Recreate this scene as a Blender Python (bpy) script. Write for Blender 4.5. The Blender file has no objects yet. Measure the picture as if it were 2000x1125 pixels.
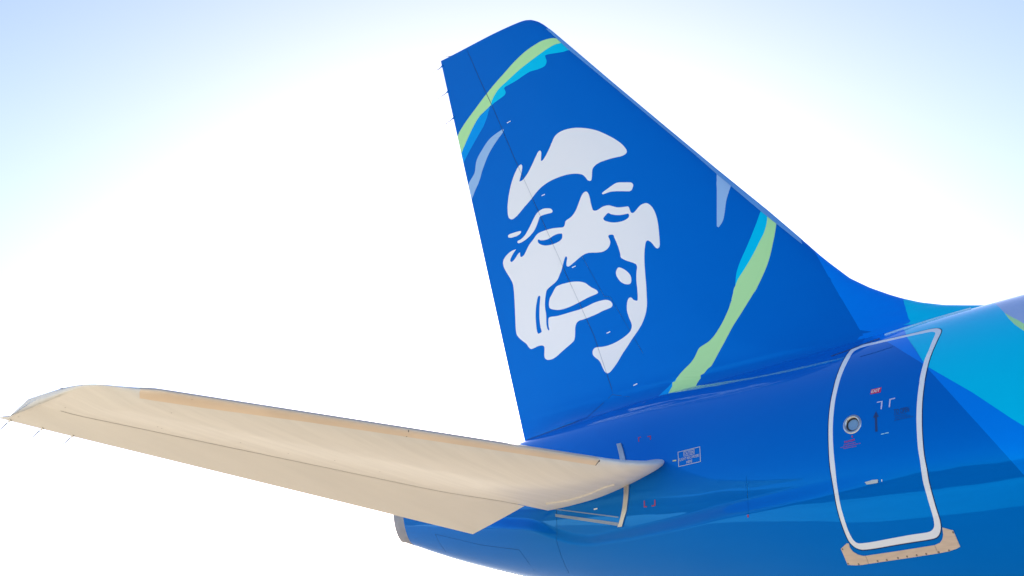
import bpy, math, json
import numpy as np
from mathutils import Matrix, Vector
from mathutils.geometry import delaunay_2d_cdt
scene = bpy.context.scene
COL = scene.collection
GROUND = -3.75

# ------------------------------------------------------------------ camera, sky, sun, exposure
cam_d = bpy.data.cameras.new("camera")
cam = bpy.data.objects.new("camera", cam_d); COL.objects.link(cam); scene.camera = cam
AZ, EL, ROLL, FOC = 0.70888, 0.34805, -0.02289, 2.39676
cam.location = (5.3561, -13.6124, -2.4060)
f = Vector((-math.sin(AZ)*math.cos(EL), math.cos(AZ)*math.cos(EL), math.sin(EL)))
r = f.cross(Vector((0, 0, 1))).normalized(); u = r.cross(f)
r2 = r*math.cos(ROLL) + u*math.sin(ROLL); u2 = -r*math.sin(ROLL) + u*math.cos(ROLL)
cam.rotation_euler = Matrix((r2, u2, -f)).transposed().to_euler()
cam_d.sensor_width = 36.0; cam_d.lens = 36.0 * FOC / 2.0
cam_d.clip_start = 0.05; cam_d.clip_end = 30000

SUN_EL, SUN_AZ = math.radians(14.94), math.radians(40.54)     # azimuth from +Y towards -X
world = bpy.data.worlds.new("World"); scene.world = world; world.use_nodes = True
wn = world.node_tree
sky = wn.nodes.new('ShaderNodeTexSky'); sky.sky_type = 'NISHITA'; sky.sun_disc = False
sky.sun_elevation = SUN_EL; sky.sun_rotation = -SUN_AZ
sky.altitude = 0; sky.air_density = 1.0; sky.dust_density = 0.48; sky.ozone_density = 2.6
wb = wn.nodes.new('ShaderNodeMix'); wb.data_type = 'RGBA'; wb.blend_type = 'MULTIPLY'; wb.inputs[0].default_value = 1.0
wb.inputs[7].default_value = (1.0, 0.875, 0.93, 1)          # white balance of the whole sky
wn.links.new(sky.outputs[0], wb.inputs[6]); wn.links.new(wb.outputs[2], wn.nodes['Background'].inputs[0])
wn.nodes['Background'].inputs[1].default_value = 0.05
sun_d = bpy.data.lights.new("sun", 'SUN'); sun_d.energy = 5.0; sun_d.angle = math.radians(0.5); sun_d.color = (1.0, 0.93, 0.82)
sun = bpy.data.objects.new("sun", sun_d); COL.objects.link(sun)
sd = Vector((-math.sin(SUN_AZ)*math.cos(SUN_EL), math.cos(SUN_AZ)*math.cos(SUN_EL), math.sin(SUN_EL)))
sun.rotation_euler = sd.to_track_quat('Z', 'Y').to_euler(); sun.location = (0, 0, 30)
scene.view_settings.view_transform = 'Standard'; scene.view_settings.look = 'None'
scene.view_settings.exposure = 2.58; scene.view_settings.gamma = 1.0
scene.render.engine = 'CYCLES'
scene.render.resolution_x = 1024; scene.render.resolution_y = 576

# ---- fitted dimensions
QW = [1.8816, 1.863, 1.6974, 1.4514, 1.1254, 0.7513, 0.445, 0.2591]
QT = [1.9993, 2.0432, 1.9561, 1.8656, 1.8007, 1.6154, 1.4133, 1.2639]
QB = [-1.9203, -1.9286, -1.8512, -1.3685, -0.889, -0.3707, 0.0881, 0.4287]
QC = [-0.0052, 0.0263, 0.1161, 0.2612, 0.4812, 0.7162, 0.8893, 0.9918]
DEPTH = 0.08
CX = [-9.0, -7.3591, -6.374, -5.8047, -5.4075, -4.9509, -4.6288, -4.3454, -3.9544, -3.3008, -2.6094, -2.047, -1.6733, -0.973, -0.0858, 9.0]
CA = [-0.5247, -0.5247, -0.4518, -0.4329, -0.4356, -0.5176, -0.5584, -0.5593, -0.5131, -0.4276, -0.3423, -0.2717, -0.2388, -0.1816, -0.1244, -0.1244]
FZT = 8.7403
FZ0 = 1.8144
LEZ = [1.3, 1.93, 2.0, 2.1065, 2.181, 2.2888, 2.3939, 2.476, 2.6307, 2.8226, 3.0939, 3.2395, 3.4388, 4.0482, 4.892, 5.8307, 6.8662, 7.7821, 8.292, 8.3845, 8.4777, 8.5763, 8.6659, 8.7178, 8.736, 8.7398]
LEX = [2.6, 1.9, 1.1, 0.6618, 0.3692, 0.0724, -0.1434, -0.2887, -0.5341, -0.7821, -1.0286, -1.1539, -1.312, -1.8084, -2.5256, -3.3084, -4.1682, -4.919, -5.3386, -5.4209, -5.5039, -5.6094, -5.7383, -5.87, -6.0153, -6.1397]
FCR = 6.1746
FSTE = 0.2414
HX = -1.745
HZ = 0.2943
HD = 0.1115
HLE = 0.6091
HTE = 0.2854
HC = 4.0474
HSP = 7.0996
HP = -0.0199
HDR = 0.3621
HF = 0.7401
HFT = 0.7552
TY = [6.7254, 6.7535, 6.7938, 6.838, 6.8774, 6.9115, 6.9442, 6.9743, 7.0004, 7.0222, 7.0405, 7.0553, 7.0666, 7.0735, 7.0763, 7.0766, 7.0774, 7.0782, 7.079, 7.0798, 7.0806, 7.0814, 7.0822, 7.083, 7.0838, 7.0846, 7.0854, 7.0862, 7.087, 7.0878, 7.0886, 7.0894, 7.0902, 7.091, 7.0918, 7.0926, 7.0934, 7.0942, 7.095, 7.0958, 7.0966]
TX = [-5.9576, -5.975, -5.9998, -6.0291, -6.0603, -6.0932, -6.1289, -6.1674, -6.2086, -6.2526, -6.2994, -6.3491, -6.4018, -6.4573, -6.5157, -6.5777, -6.6439, -6.7178, -6.7983, -6.8787, -6.9523, -7.0168, -7.0756, -7.1312, -7.1863, -7.24, -7.2914, -7.3429, -7.3803, -7.4073, -7.4343, -7.463, -7.4955, -7.5349, -7.5794, -7.6231, -7.6599, -7.6886, -7.7125, -7.7311, -7.7444]
# ---- shape of the aircraft (metres; +X to the nose, -Y the side in view, Z up) ----
BX = np.array([30.5, 29.6, 27.5, 24.0, 20.0, 6.0, 3.0, 0.0, -2.0, -4.0, -6.0, -7.6, -8.6])
BQ = np.array([
 [0.05, 0.75, 1.45, 1.85, 1.88] + QW,
 [-0.35, 0.45, 1.25, 1.95, 2.0] + QT,
 [-0.75, -1.2, -1.7, -1.95, -2.0] + QB,
 [-0.5, -0.4, -0.2, -0.05, 0.0] + QC])
def pchip(xs, ys, x):
    X = xs[::-1]; Y = ys[::-1]; h = np.diff(X); d = np.diff(Y) / h
    m = np.zeros_like(Y); m[0] = d[0]; m[-1] = d[-1]
    m[1:-1] = (d[:-1] * h[1:] + d[1:] * h[:-1]) / (h[1:] + h[:-1])
    i = np.clip(np.searchsorted(X, x) - 1, 0, len(X) - 2)
    t = (x - X[i]) / h[i]
    return (2*t**3-3*t**2+1)*Y[i] + (t**3-2*t**2+t)*h[i]*m[i] + (-2*t**3+3*t**2)*Y[i+1] + (t**3-t**2)*h[i]*m[i+1]
def sstep(a, b, x):
    t = np.clip((x - a) / (b - a), 0, 1); return t*t*(3-2*t)
CREASE_X = np.array(CX); CREASE_A = np.array(CA)      # fairing crease under the stabiliser: angle against x
def body_point(x, a):
    """x along the body, a = angle in radians from the widest level (+pi/2 crown, -pi/2 keel)"""
    x = np.asarray(x, float); a = np.asarray(a, float)
    w, t, b, c = [pchip(BX, v, x) for v in BQ]
    s = np.sin(a); hh = np.where(s > 0, t - c, c - b)
    al = pchip(CREASE_X[::-1], CREASE_A[::-1], np.clip(x, -9, 9))
    D = DEPTH * sstep(0.6, -3.2, x) * sstep(-7.2, -5.6, x)
    wd = crease_w(x)
    rec = D * sstep(al, al + wd, a) * (1 - sstep(0.1, 1.25, a))
    return np.stack([x + 0*a, -(w * np.cos(a) - rec), c + hh * s - 0*a], -1)
def crease_at(x): return pchip(CREASE_X[::-1], CREASE_A[::-1], x)
def crease_w(x):
    w, t, b, c = [pchip(BX, v, x) for v in BQ]
    return 0.20 / np.maximum(c - b, .2)
def body_normal(x, a):
    e = 2e-3
    dx = body_point(x + e, a) - body_point(x - e, a); da = body_point(x, a + e) - body_point(x, a - e)
    n = np.cross(da, dx)
    n /= np.linalg.norm(n, axis=-1, keepdims=True) + 1e-12
    return n
# ---- fin ----
FIN_ZT = FZT; FIN_Z0 = FZ0
LE_Z = np.array(LEZ); LE_X = np.array(LEX)
def fin_le(z): return np.interp(z, LE_Z, LE_X)
def fin_te(z): return -FCR - FSTE * (z - FIN_Z0)
def fin_half(x, z):
    """half thickness of fin at x, z"""
    le = fin_le(z); te = fin_te(z); s = np.clip((le - x) / (le - te), 0, 1)
    zz = np.clip((z - FIN_Z0) / (FIN_ZT - FIN_Z0), 0, 1)
    T = 0.30 - 0.215 * zz
    up = np.clip(s / 0.36, 0, 1); f = np.sqrt(np.clip(1 - (1 - up)**2, 0, 1)) ** 0.9
    dn = np.clip((s - 0.36) / 0.64, 0, 1); f = np.where(s < 0.36, f, 1 - 0.985 * dn ** 1.35)
    cap = np.sqrt(np.clip(1 - (np.clip((z - (FIN_ZT - .07)) / .07, 0, 1))**2, 0, 1))
    return T * f * cap + 0.16 * np.exp(-np.clip(z - FIN_Z0 + 0.12, 0, 9) / 0.14) * sstep(0, .12, s) * sstep(1.0, .85, s)
def fin_point(u, z):
    le = fin_le(z); te = fin_te(z); x = le - (le - te) * u * u
    return np.stack([x, -fin_half(x, z), z + 0 * x], -1)
def fin_normal(u, z):
    e = 1.5e-3
    u0 = np.clip(u - e, 0.0, 1); u1 = np.clip(u + e, 0, 1)
    z0 = np.clip(z - e, -9, FIN_ZT - 1e-4); z1 = np.clip(z + e, -9, FIN_ZT - 1e-5)
    du = fin_point(u1, z) - fin_point(u0, z); dz = fin_point(u, z1) - fin_point(u, z0)
    n = np.cross(du, dz); n /= np.linalg.norm(n, axis=-1, keepdims=True) + 1e-12
    n = np.where(n[..., 1:2] > 0, -n, n)
    return n
# ---- stabiliser ----
HS = dict(x=HX, z=HZ, dih=HD, le=HLE, te=HTE, c=HC, span=HSP, pit=HP, droop=HDR, hf=HF, hft=HFT)
def hs_hinge(y): return HS['hf'] + (HS['hft'] - HS['hf']) * y / 7
TIP_Y = np.array(TY); TIP_X = np.array(TX)             # rounded leading edge near the tip
def hs_le(y):
    k = sstep(TIP_Y[0] - .25, TIP_Y[0] + .1, y)
    return (1 - k) * (HS['x'] - HS['le'] * y) + k * np.interp(y, TIP_Y, TIP_X) - 0.87 * np.clip(1.9 - y, 0, 1) ** 2
def hs_te(y): return HS['x'] - HS['c'] - HS['te'] * y
def hs_point(u, y, side):
    """u = sqrt of chord fraction, y = distance from the centreline, side -1 underside / +1 top"""
    le = hs_le(y); te = hs_te(y); s = u * u
    c = le - te; cm = (HS['c'] + (HS['te'] - HS['le']) * y)
    up = np.clip(s / 0.33, 0, 1); f = np.sqrt(np.clip(1 - (1 - up)**2, 0, 1))
    dn = np.clip((s - 0.33) / 0.67, 0, 1)
    if side < 0: f = np.where(s < 0.33, f, 1 - 0.97 * dn ** 1.25); T = 0.062 * cm * (1 - .42 * sstep(2.5, 1.3, y))
    else: f = np.where(s < 0.33, f, 1 - 0.99 * dn ** 1.5); T = 0.042 * cm
    T = T * (1 - .6 * sstep(6.5, 7.06, y)) * np.clip(c / cm, .02, 1) ** .35
    cap = np.sqrt(np.clip(1 - (np.clip((y - (HS['span'] - .02)) / .02, 0, 1))**2, 0, 1))
    z = HS['z'] + HS['dih'] * y + side * T * f * cap
    z = z + .17 * np.clip((2.1 - y) / .8, 0, 1.2) ** 2 * (1 - s) ** 3 - HS['pit'] * (HS['x'] - (le - c * s)) - np.clip(le - c * s - (HS['x'] - HS['le'] * y) + hs_hinge(y) * cm, None, 0) * -HS['droop']
    return np.stack([le - c * s, -y + 0 * s, z], -1)
def hs_normal(u, y, side):
    e = 2e-3
    u0 = np.clip(u - e, 0, 1); u1 = np.clip(u + e, 0, 1); y0 = np.clip(y - e, 0, HS['span'] - 1e-4); y1 = np.clip(y + e, 0, HS['span'] - 1e-5)
    n = np.cross(hs_point(u1, y, side) - hs_point(u0, y, side), hs_point(u, y1, side) - hs_point(u, y0, side))
    n /= np.linalg.norm(n, axis=-1, keepdims=True) + 1e-12
    return np.where(n[..., 2:3] * side < 0, -n, n)


# ------------------------------------------------------------------ materials
def mat(name, col, rough=0.35, metal=0.0, coat=0.0, coat_rough=0.03, bump=0.0, bscale=1.2, spec=0.5, mottle=0.0, mscale=3.0, streak=None, tint=None, ior=1.5):
    m = bpy.data.materials.new(name); m.use_nodes = True; nt = m.node_tree
    b = nt.nodes['Principled BSDF']
    b.inputs['Base Color'].default_value = (*col, 1); b.inputs['Roughness'].default_value = rough
    b.inputs['Metallic'].default_value = metal; b.inputs['Coat Weight'].default_value = coat
    b.inputs['Coat Roughness'].default_value = coat_rough; b.inputs['Specular IOR Level'].default_value = spec
    b.inputs['IOR'].default_value = ior
    if tint: b.inputs['Specular Tint'].default_value = (*tint, 1)
    tc = nt.nodes.new('ShaderNodeTexCoord')
    if mottle > 0:
        mp = nt.nodes.new('ShaderNodeMapping'); mp.inputs['Scale'].default_value = streak or (1, 1, 1)
        n = nt.nodes.new('ShaderNodeTexNoise'); n.inputs['Scale'].default_value = mscale; n.inputs['Detail'].default_value = 6
        nt.links.new(tc.outputs['Object'], mp.inputs[0]); nt.links.new(mp.outputs[0], n.inputs['Vector'])
        mr = nt.nodes.new('ShaderNodeMapRange'); mr.inputs[1].default_value = .3; mr.inputs[2].default_value = .7
        mr.inputs[3].default_value = 1 - mottle; mr.inputs[4].default_value = 1 + mottle
        nt.links.new(n.outputs['Fac'], mr.inputs[0])
        hs = nt.nodes.new('ShaderNodeHueSaturation'); hs.inputs['Color'].default_value = (*col, 1)
        nt.links.new(mr.outputs[0], hs.inputs['Value']); nt.links.new(hs.outputs[0], b.inputs['Base Color'])
    if bump > 0:
        n = nt.nodes.new('ShaderNodeTexNoise'); n.inputs['Scale'].default_value = bscale; n.inputs['Detail'].default_value = 1.5
        mp2 = nt.nodes.new('ShaderNodeMapping'); mp2.inputs['Scale'].default_value = (.7, 1, 1.6)
        nt.links.new(tc.outputs['Object'], mp2.inputs[0]); nt.links.new(mp2.outputs[0], n.inputs['Vector'])
        bp = nt.nodes.new('ShaderNodeBump'); bp.inputs['Strength'].default_value = 1.0; bp.inputs['Distance'].default_value = bump
        nt.links.new(n.outputs['Fac'], bp.inputs['Height'])
        nt.links.new(bp.outputs[0], b.inputs['Normal']); nt.links.new(bp.outputs[0], b.inputs['Coat Normal'])
    return m
PB = dict(rough=0.035, bump=0.006, bscale=1.3, spec=0.8, tint=(0.0, 0.40, 1.0), ior=1.9)
PW = dict(PB, tint=(0.9, 0.95, 1.0), ior=1.5, spec=.5)
MAT = {
 'blue': mat('deep_blue_paint', (0.0, 0.145, 0.60), **PB),
 'medium': mat('medium_blue_paint', (0.0, 0.25, 0.96), **PB),
 'azure': mat('azure_paint', (0.0, 0.38, 0.94), **PB),
 'cyan': mat('cyan_paint', (0.0, 0.70, 0.98), **PB),
 'green': mat('lime_green_paint', (0.54, 0.94, 0.40), **PW),
 'pale': mat('pale_blue_paint', (0.36, 0.58, 0.88), **PW),
 'white': mat('white_paint', (0.95, 0.95, 0.95), **PW),
 'cyan_pale': mat('cyan_edge_highlight', (0.45, 0.75, 0.95), rough=.15),  # fairing edge only: sunlit highlight held in the base colour
 'lavender': mat('lavender_white_paint', (0.42, 0.55, 0.82), **PW),
 'red': mat('red_marking', (0.66, 0.0, 0.09), rough=.4, coat=.5),
 'yellow': mat('yellow_marking', (0.85, 0.75, 0.25), rough=.4),
 'lav': mat('lilac_marking', (0.62, 0.60, 0.85), rough=.4),
 'lightcyan': mat('light_cyan_marking', (0.35, 0.75, 0.9), rough=.4),
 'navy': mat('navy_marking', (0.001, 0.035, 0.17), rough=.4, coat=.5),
 'text': mat('cream_lettering', (0.75, 0.70, 0.62), rough=.4),
 'joint': mat('dark_joint_sealant', (0.002, 0.04, 0.16), rough=.7),
 'joint_light': mat('light_joint_sealant', (0.60, 0.62, 0.66), rough=.6),
 'mark': mat('faded_red_marking', (0.42, 0.03, 0.11), rough=.5),
 'joint_grey': mat('grey_joint_sealant', (0.13, 0.11, 0.09), rough=.7),
 'alu_le': mat('bare_leading_edge_metal', (0.16, 0.42, 0.82), rough=.4, metal=.2, mottle=.06, mscale=2.0),
 'alu_hs': mat('worn_bare_aluminium', (0.86, 0.68, 0.50), rough=.45, metal=.25, mottle=.07, mscale=4, streak=(.6, .3, 1)),
 'cream': mat('off_white_paint', (0.84, 0.795, 0.725), rough=.5, coat=.08, coat_rough=.2, bump=.004, bscale=2.0, mottle=.05, mscale=2.2, streak=(4, .35, 1)),
 'cream2': mat('elevator_off_white_paint', (0.85, 0.805, 0.735), rough=.55, spec=.3, coat=.0, coat_rough=.2, bump=.003, mottle=.035, mscale=1.2, streak=(3, .4, 1)),
 'steel': mat('satin_steel', (0.62, 0.60, 0.58), rough=.3, metal=1.0, mottle=.08, mscale=9),
 'exhaust': mat('dull_exhaust_metal', (0.34, 0.35, 0.40), rough=.4, metal=.3, mottle=.1, mscale=6),
 'scuff': mat('brushed_scuff_metal', (0.74, 0.58, 0.45), rough=.5, metal=.4, mottle=.07, mscale=14, streak=(.5, 1, 3)),
 'rubber': mat('black_rubber', (0.02, 0.02, 0.022), rough=.6),
 'glass': mat('window_acrylic', (0.20, 0.38, 0.60), rough=.04, coat=1.0),
 'wick': mat('dark_wick_rod', (0.10, 0.10, 0.11), rough=.6),
 'rivet': mat('rivet_head', (0.28, 0.23, 0.19), rough=.5, metal=.8),
 'plateblue': mat('blue_seal_plate', (0.22, 0.30, 0.45), rough=.35, coat=.6),
}

# ------------------------------------------------------------------ helpers
def child(name, me, parent, label=None):
    o = bpy.data.objects.new(name, me); COL.objects.link(o)
    o.parent = parent
    if parent is not None: o.matrix_parent_inverse = Matrix.Translation(-parent_world(parent))
    if label: o['label'] = label
    return o
def parent_world(p):
    return Vector(p.get('_base', (0, 0, 0)))
def mesh_from(name, V, F, mats, mi=None, N=None, smooth=True):
    me = bpy.data.meshes.new(name)
    me.from_pydata([tuple(map(float, v)) for v in V], [], [tuple(map(int, t)) for t in F])
    for m in mats: me.materials.append(MAT[m])
    if mi is not None and len(me.polygons): me.polygons.foreach_set('material_index', np.array(mi, dtype=np.int32))
    me.polygons.foreach_set('use_smooth', np.ones(len(me.polygons), dtype=bool) * smooth)
    me.update()
    if N is not None and len(me.polygons): me.normals_split_custom_set_from_vertices([tuple(map(float, n)) for n in N])
    return me
def inpoly(P, poly):
    x, y = P[:, 0], P[:, 1]; poly = np.array(poly, float); ins = np.zeros(len(P), bool)
    x1, y1 = poly[:, 0], poly[:, 1]; x2, y2 = np.roll(x1, -1), np.roll(y1, -1)
    for a, b, c, d in zip(x1, y1, x2, y2):
        if b == d: continue
        k = ((b > y) != (d > y)); k &= x < (c - a) * (y - b) / (d - b) + a; ins ^= k
    return ins
def ribbon2d(L, w, sy=None):
    """closed outline of a line w metres wide; sy scales the second coordinate to metres"""
    L = np.array(L, float); s = np.array([1.0, 1.0 if sy is None else sy]); M = L * s
    t = np.gradient(M, axis=0); t /= np.linalg.norm(t, axis=1, keepdims=True) + 1e-9
    n = np.stack([-t[:, 1], t[:, 0]], 1) * w / 2
    return [tuple(p) for p in np.vstack([(M + n) / s, ((M - n) / s)[::-1]])]
def ring2d(poly, w, sy):
    P = np.array(poly, float) * [1, sy]; t = np.roll(P, -1, 0) - np.roll(P, 1, 0); t /= np.linalg.norm(t, axis=1, keepdims=True) + 1e-9
    n = np.stack([t[:, 1], -t[:, 0]], 1)
    area = np.sum(P[:, 0] * np.roll(P[:, 1], -1) - np.roll(P[:, 0], -1) * P[:, 1])
    if area < 0: n = -n
    return [tuple(p) for p in (P + n * w) / [1, sy]]
def triangulate(grid, loops, lines=()):
    pts = [tuple(p) for p in grid]; edges = []
    for L, closed in [(l, True) for l in loops] + [(l, False) for l in lines]:
        s = len(pts); pts += [tuple(map(float, p)) for p in L]
        edges += [(s + i, s + i + 1) for i in range(len(L) - 1)] + ([(s + len(L) - 1, s)] if closed else [])
    v, e, fc, *_ = delaunay_2d_cdt([Vector(p) for p in pts], edges, [], 0, 1e-6)
    return np.array([tuple(p) for p in v]), np.array([t for t in fc if len(t) == 3])
def emit(V2, F, cls, fpt, fn, name, parent, want, mats, off=0.0, mirror=False, label=None, flip=False, plain=None):
    """one mesh of the faces whose (object, material) class says `want`"""
    idx = [i for i, c in enumerate(cls) if c[0] in want]
    if not idx: return None
    Fs = F[idx]; used = np.unique(Fs); m = -np.ones(len(V2), int); m[used] = np.arange(len(used))
    P = fpt(V2[used]); N = fn(V2[used]); P = P + N * off
    Fs = m[Fs]; mi = [mats.index(cls[i][1]) if cls[i][1] in mats else 0 for i in idx]
    # orient
    a, b, c = P[Fs[:, 0]], P[Fs[:, 1]], P[Fs[:, 2]]
    fl = np.einsum('ij,ij->i', np.cross(b - a, c - a), N[Fs[:, 0]]) < 0
    Fs[fl] = Fs[fl][:, ::-1]
    if mirror:
        Pm = P * [1, -1, 1]; Nm = N * [1, -1, 1]; k = len(P)
        P = np.vstack([P, Pm]); N = np.vstack([N, Nm]); Fs = np.vstack([Fs, Fs[:, ::-1] + k]); mi = mi + mi
    return child(name, mesh_from(name, P, Fs, mats, mi, N), parent, label)

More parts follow.
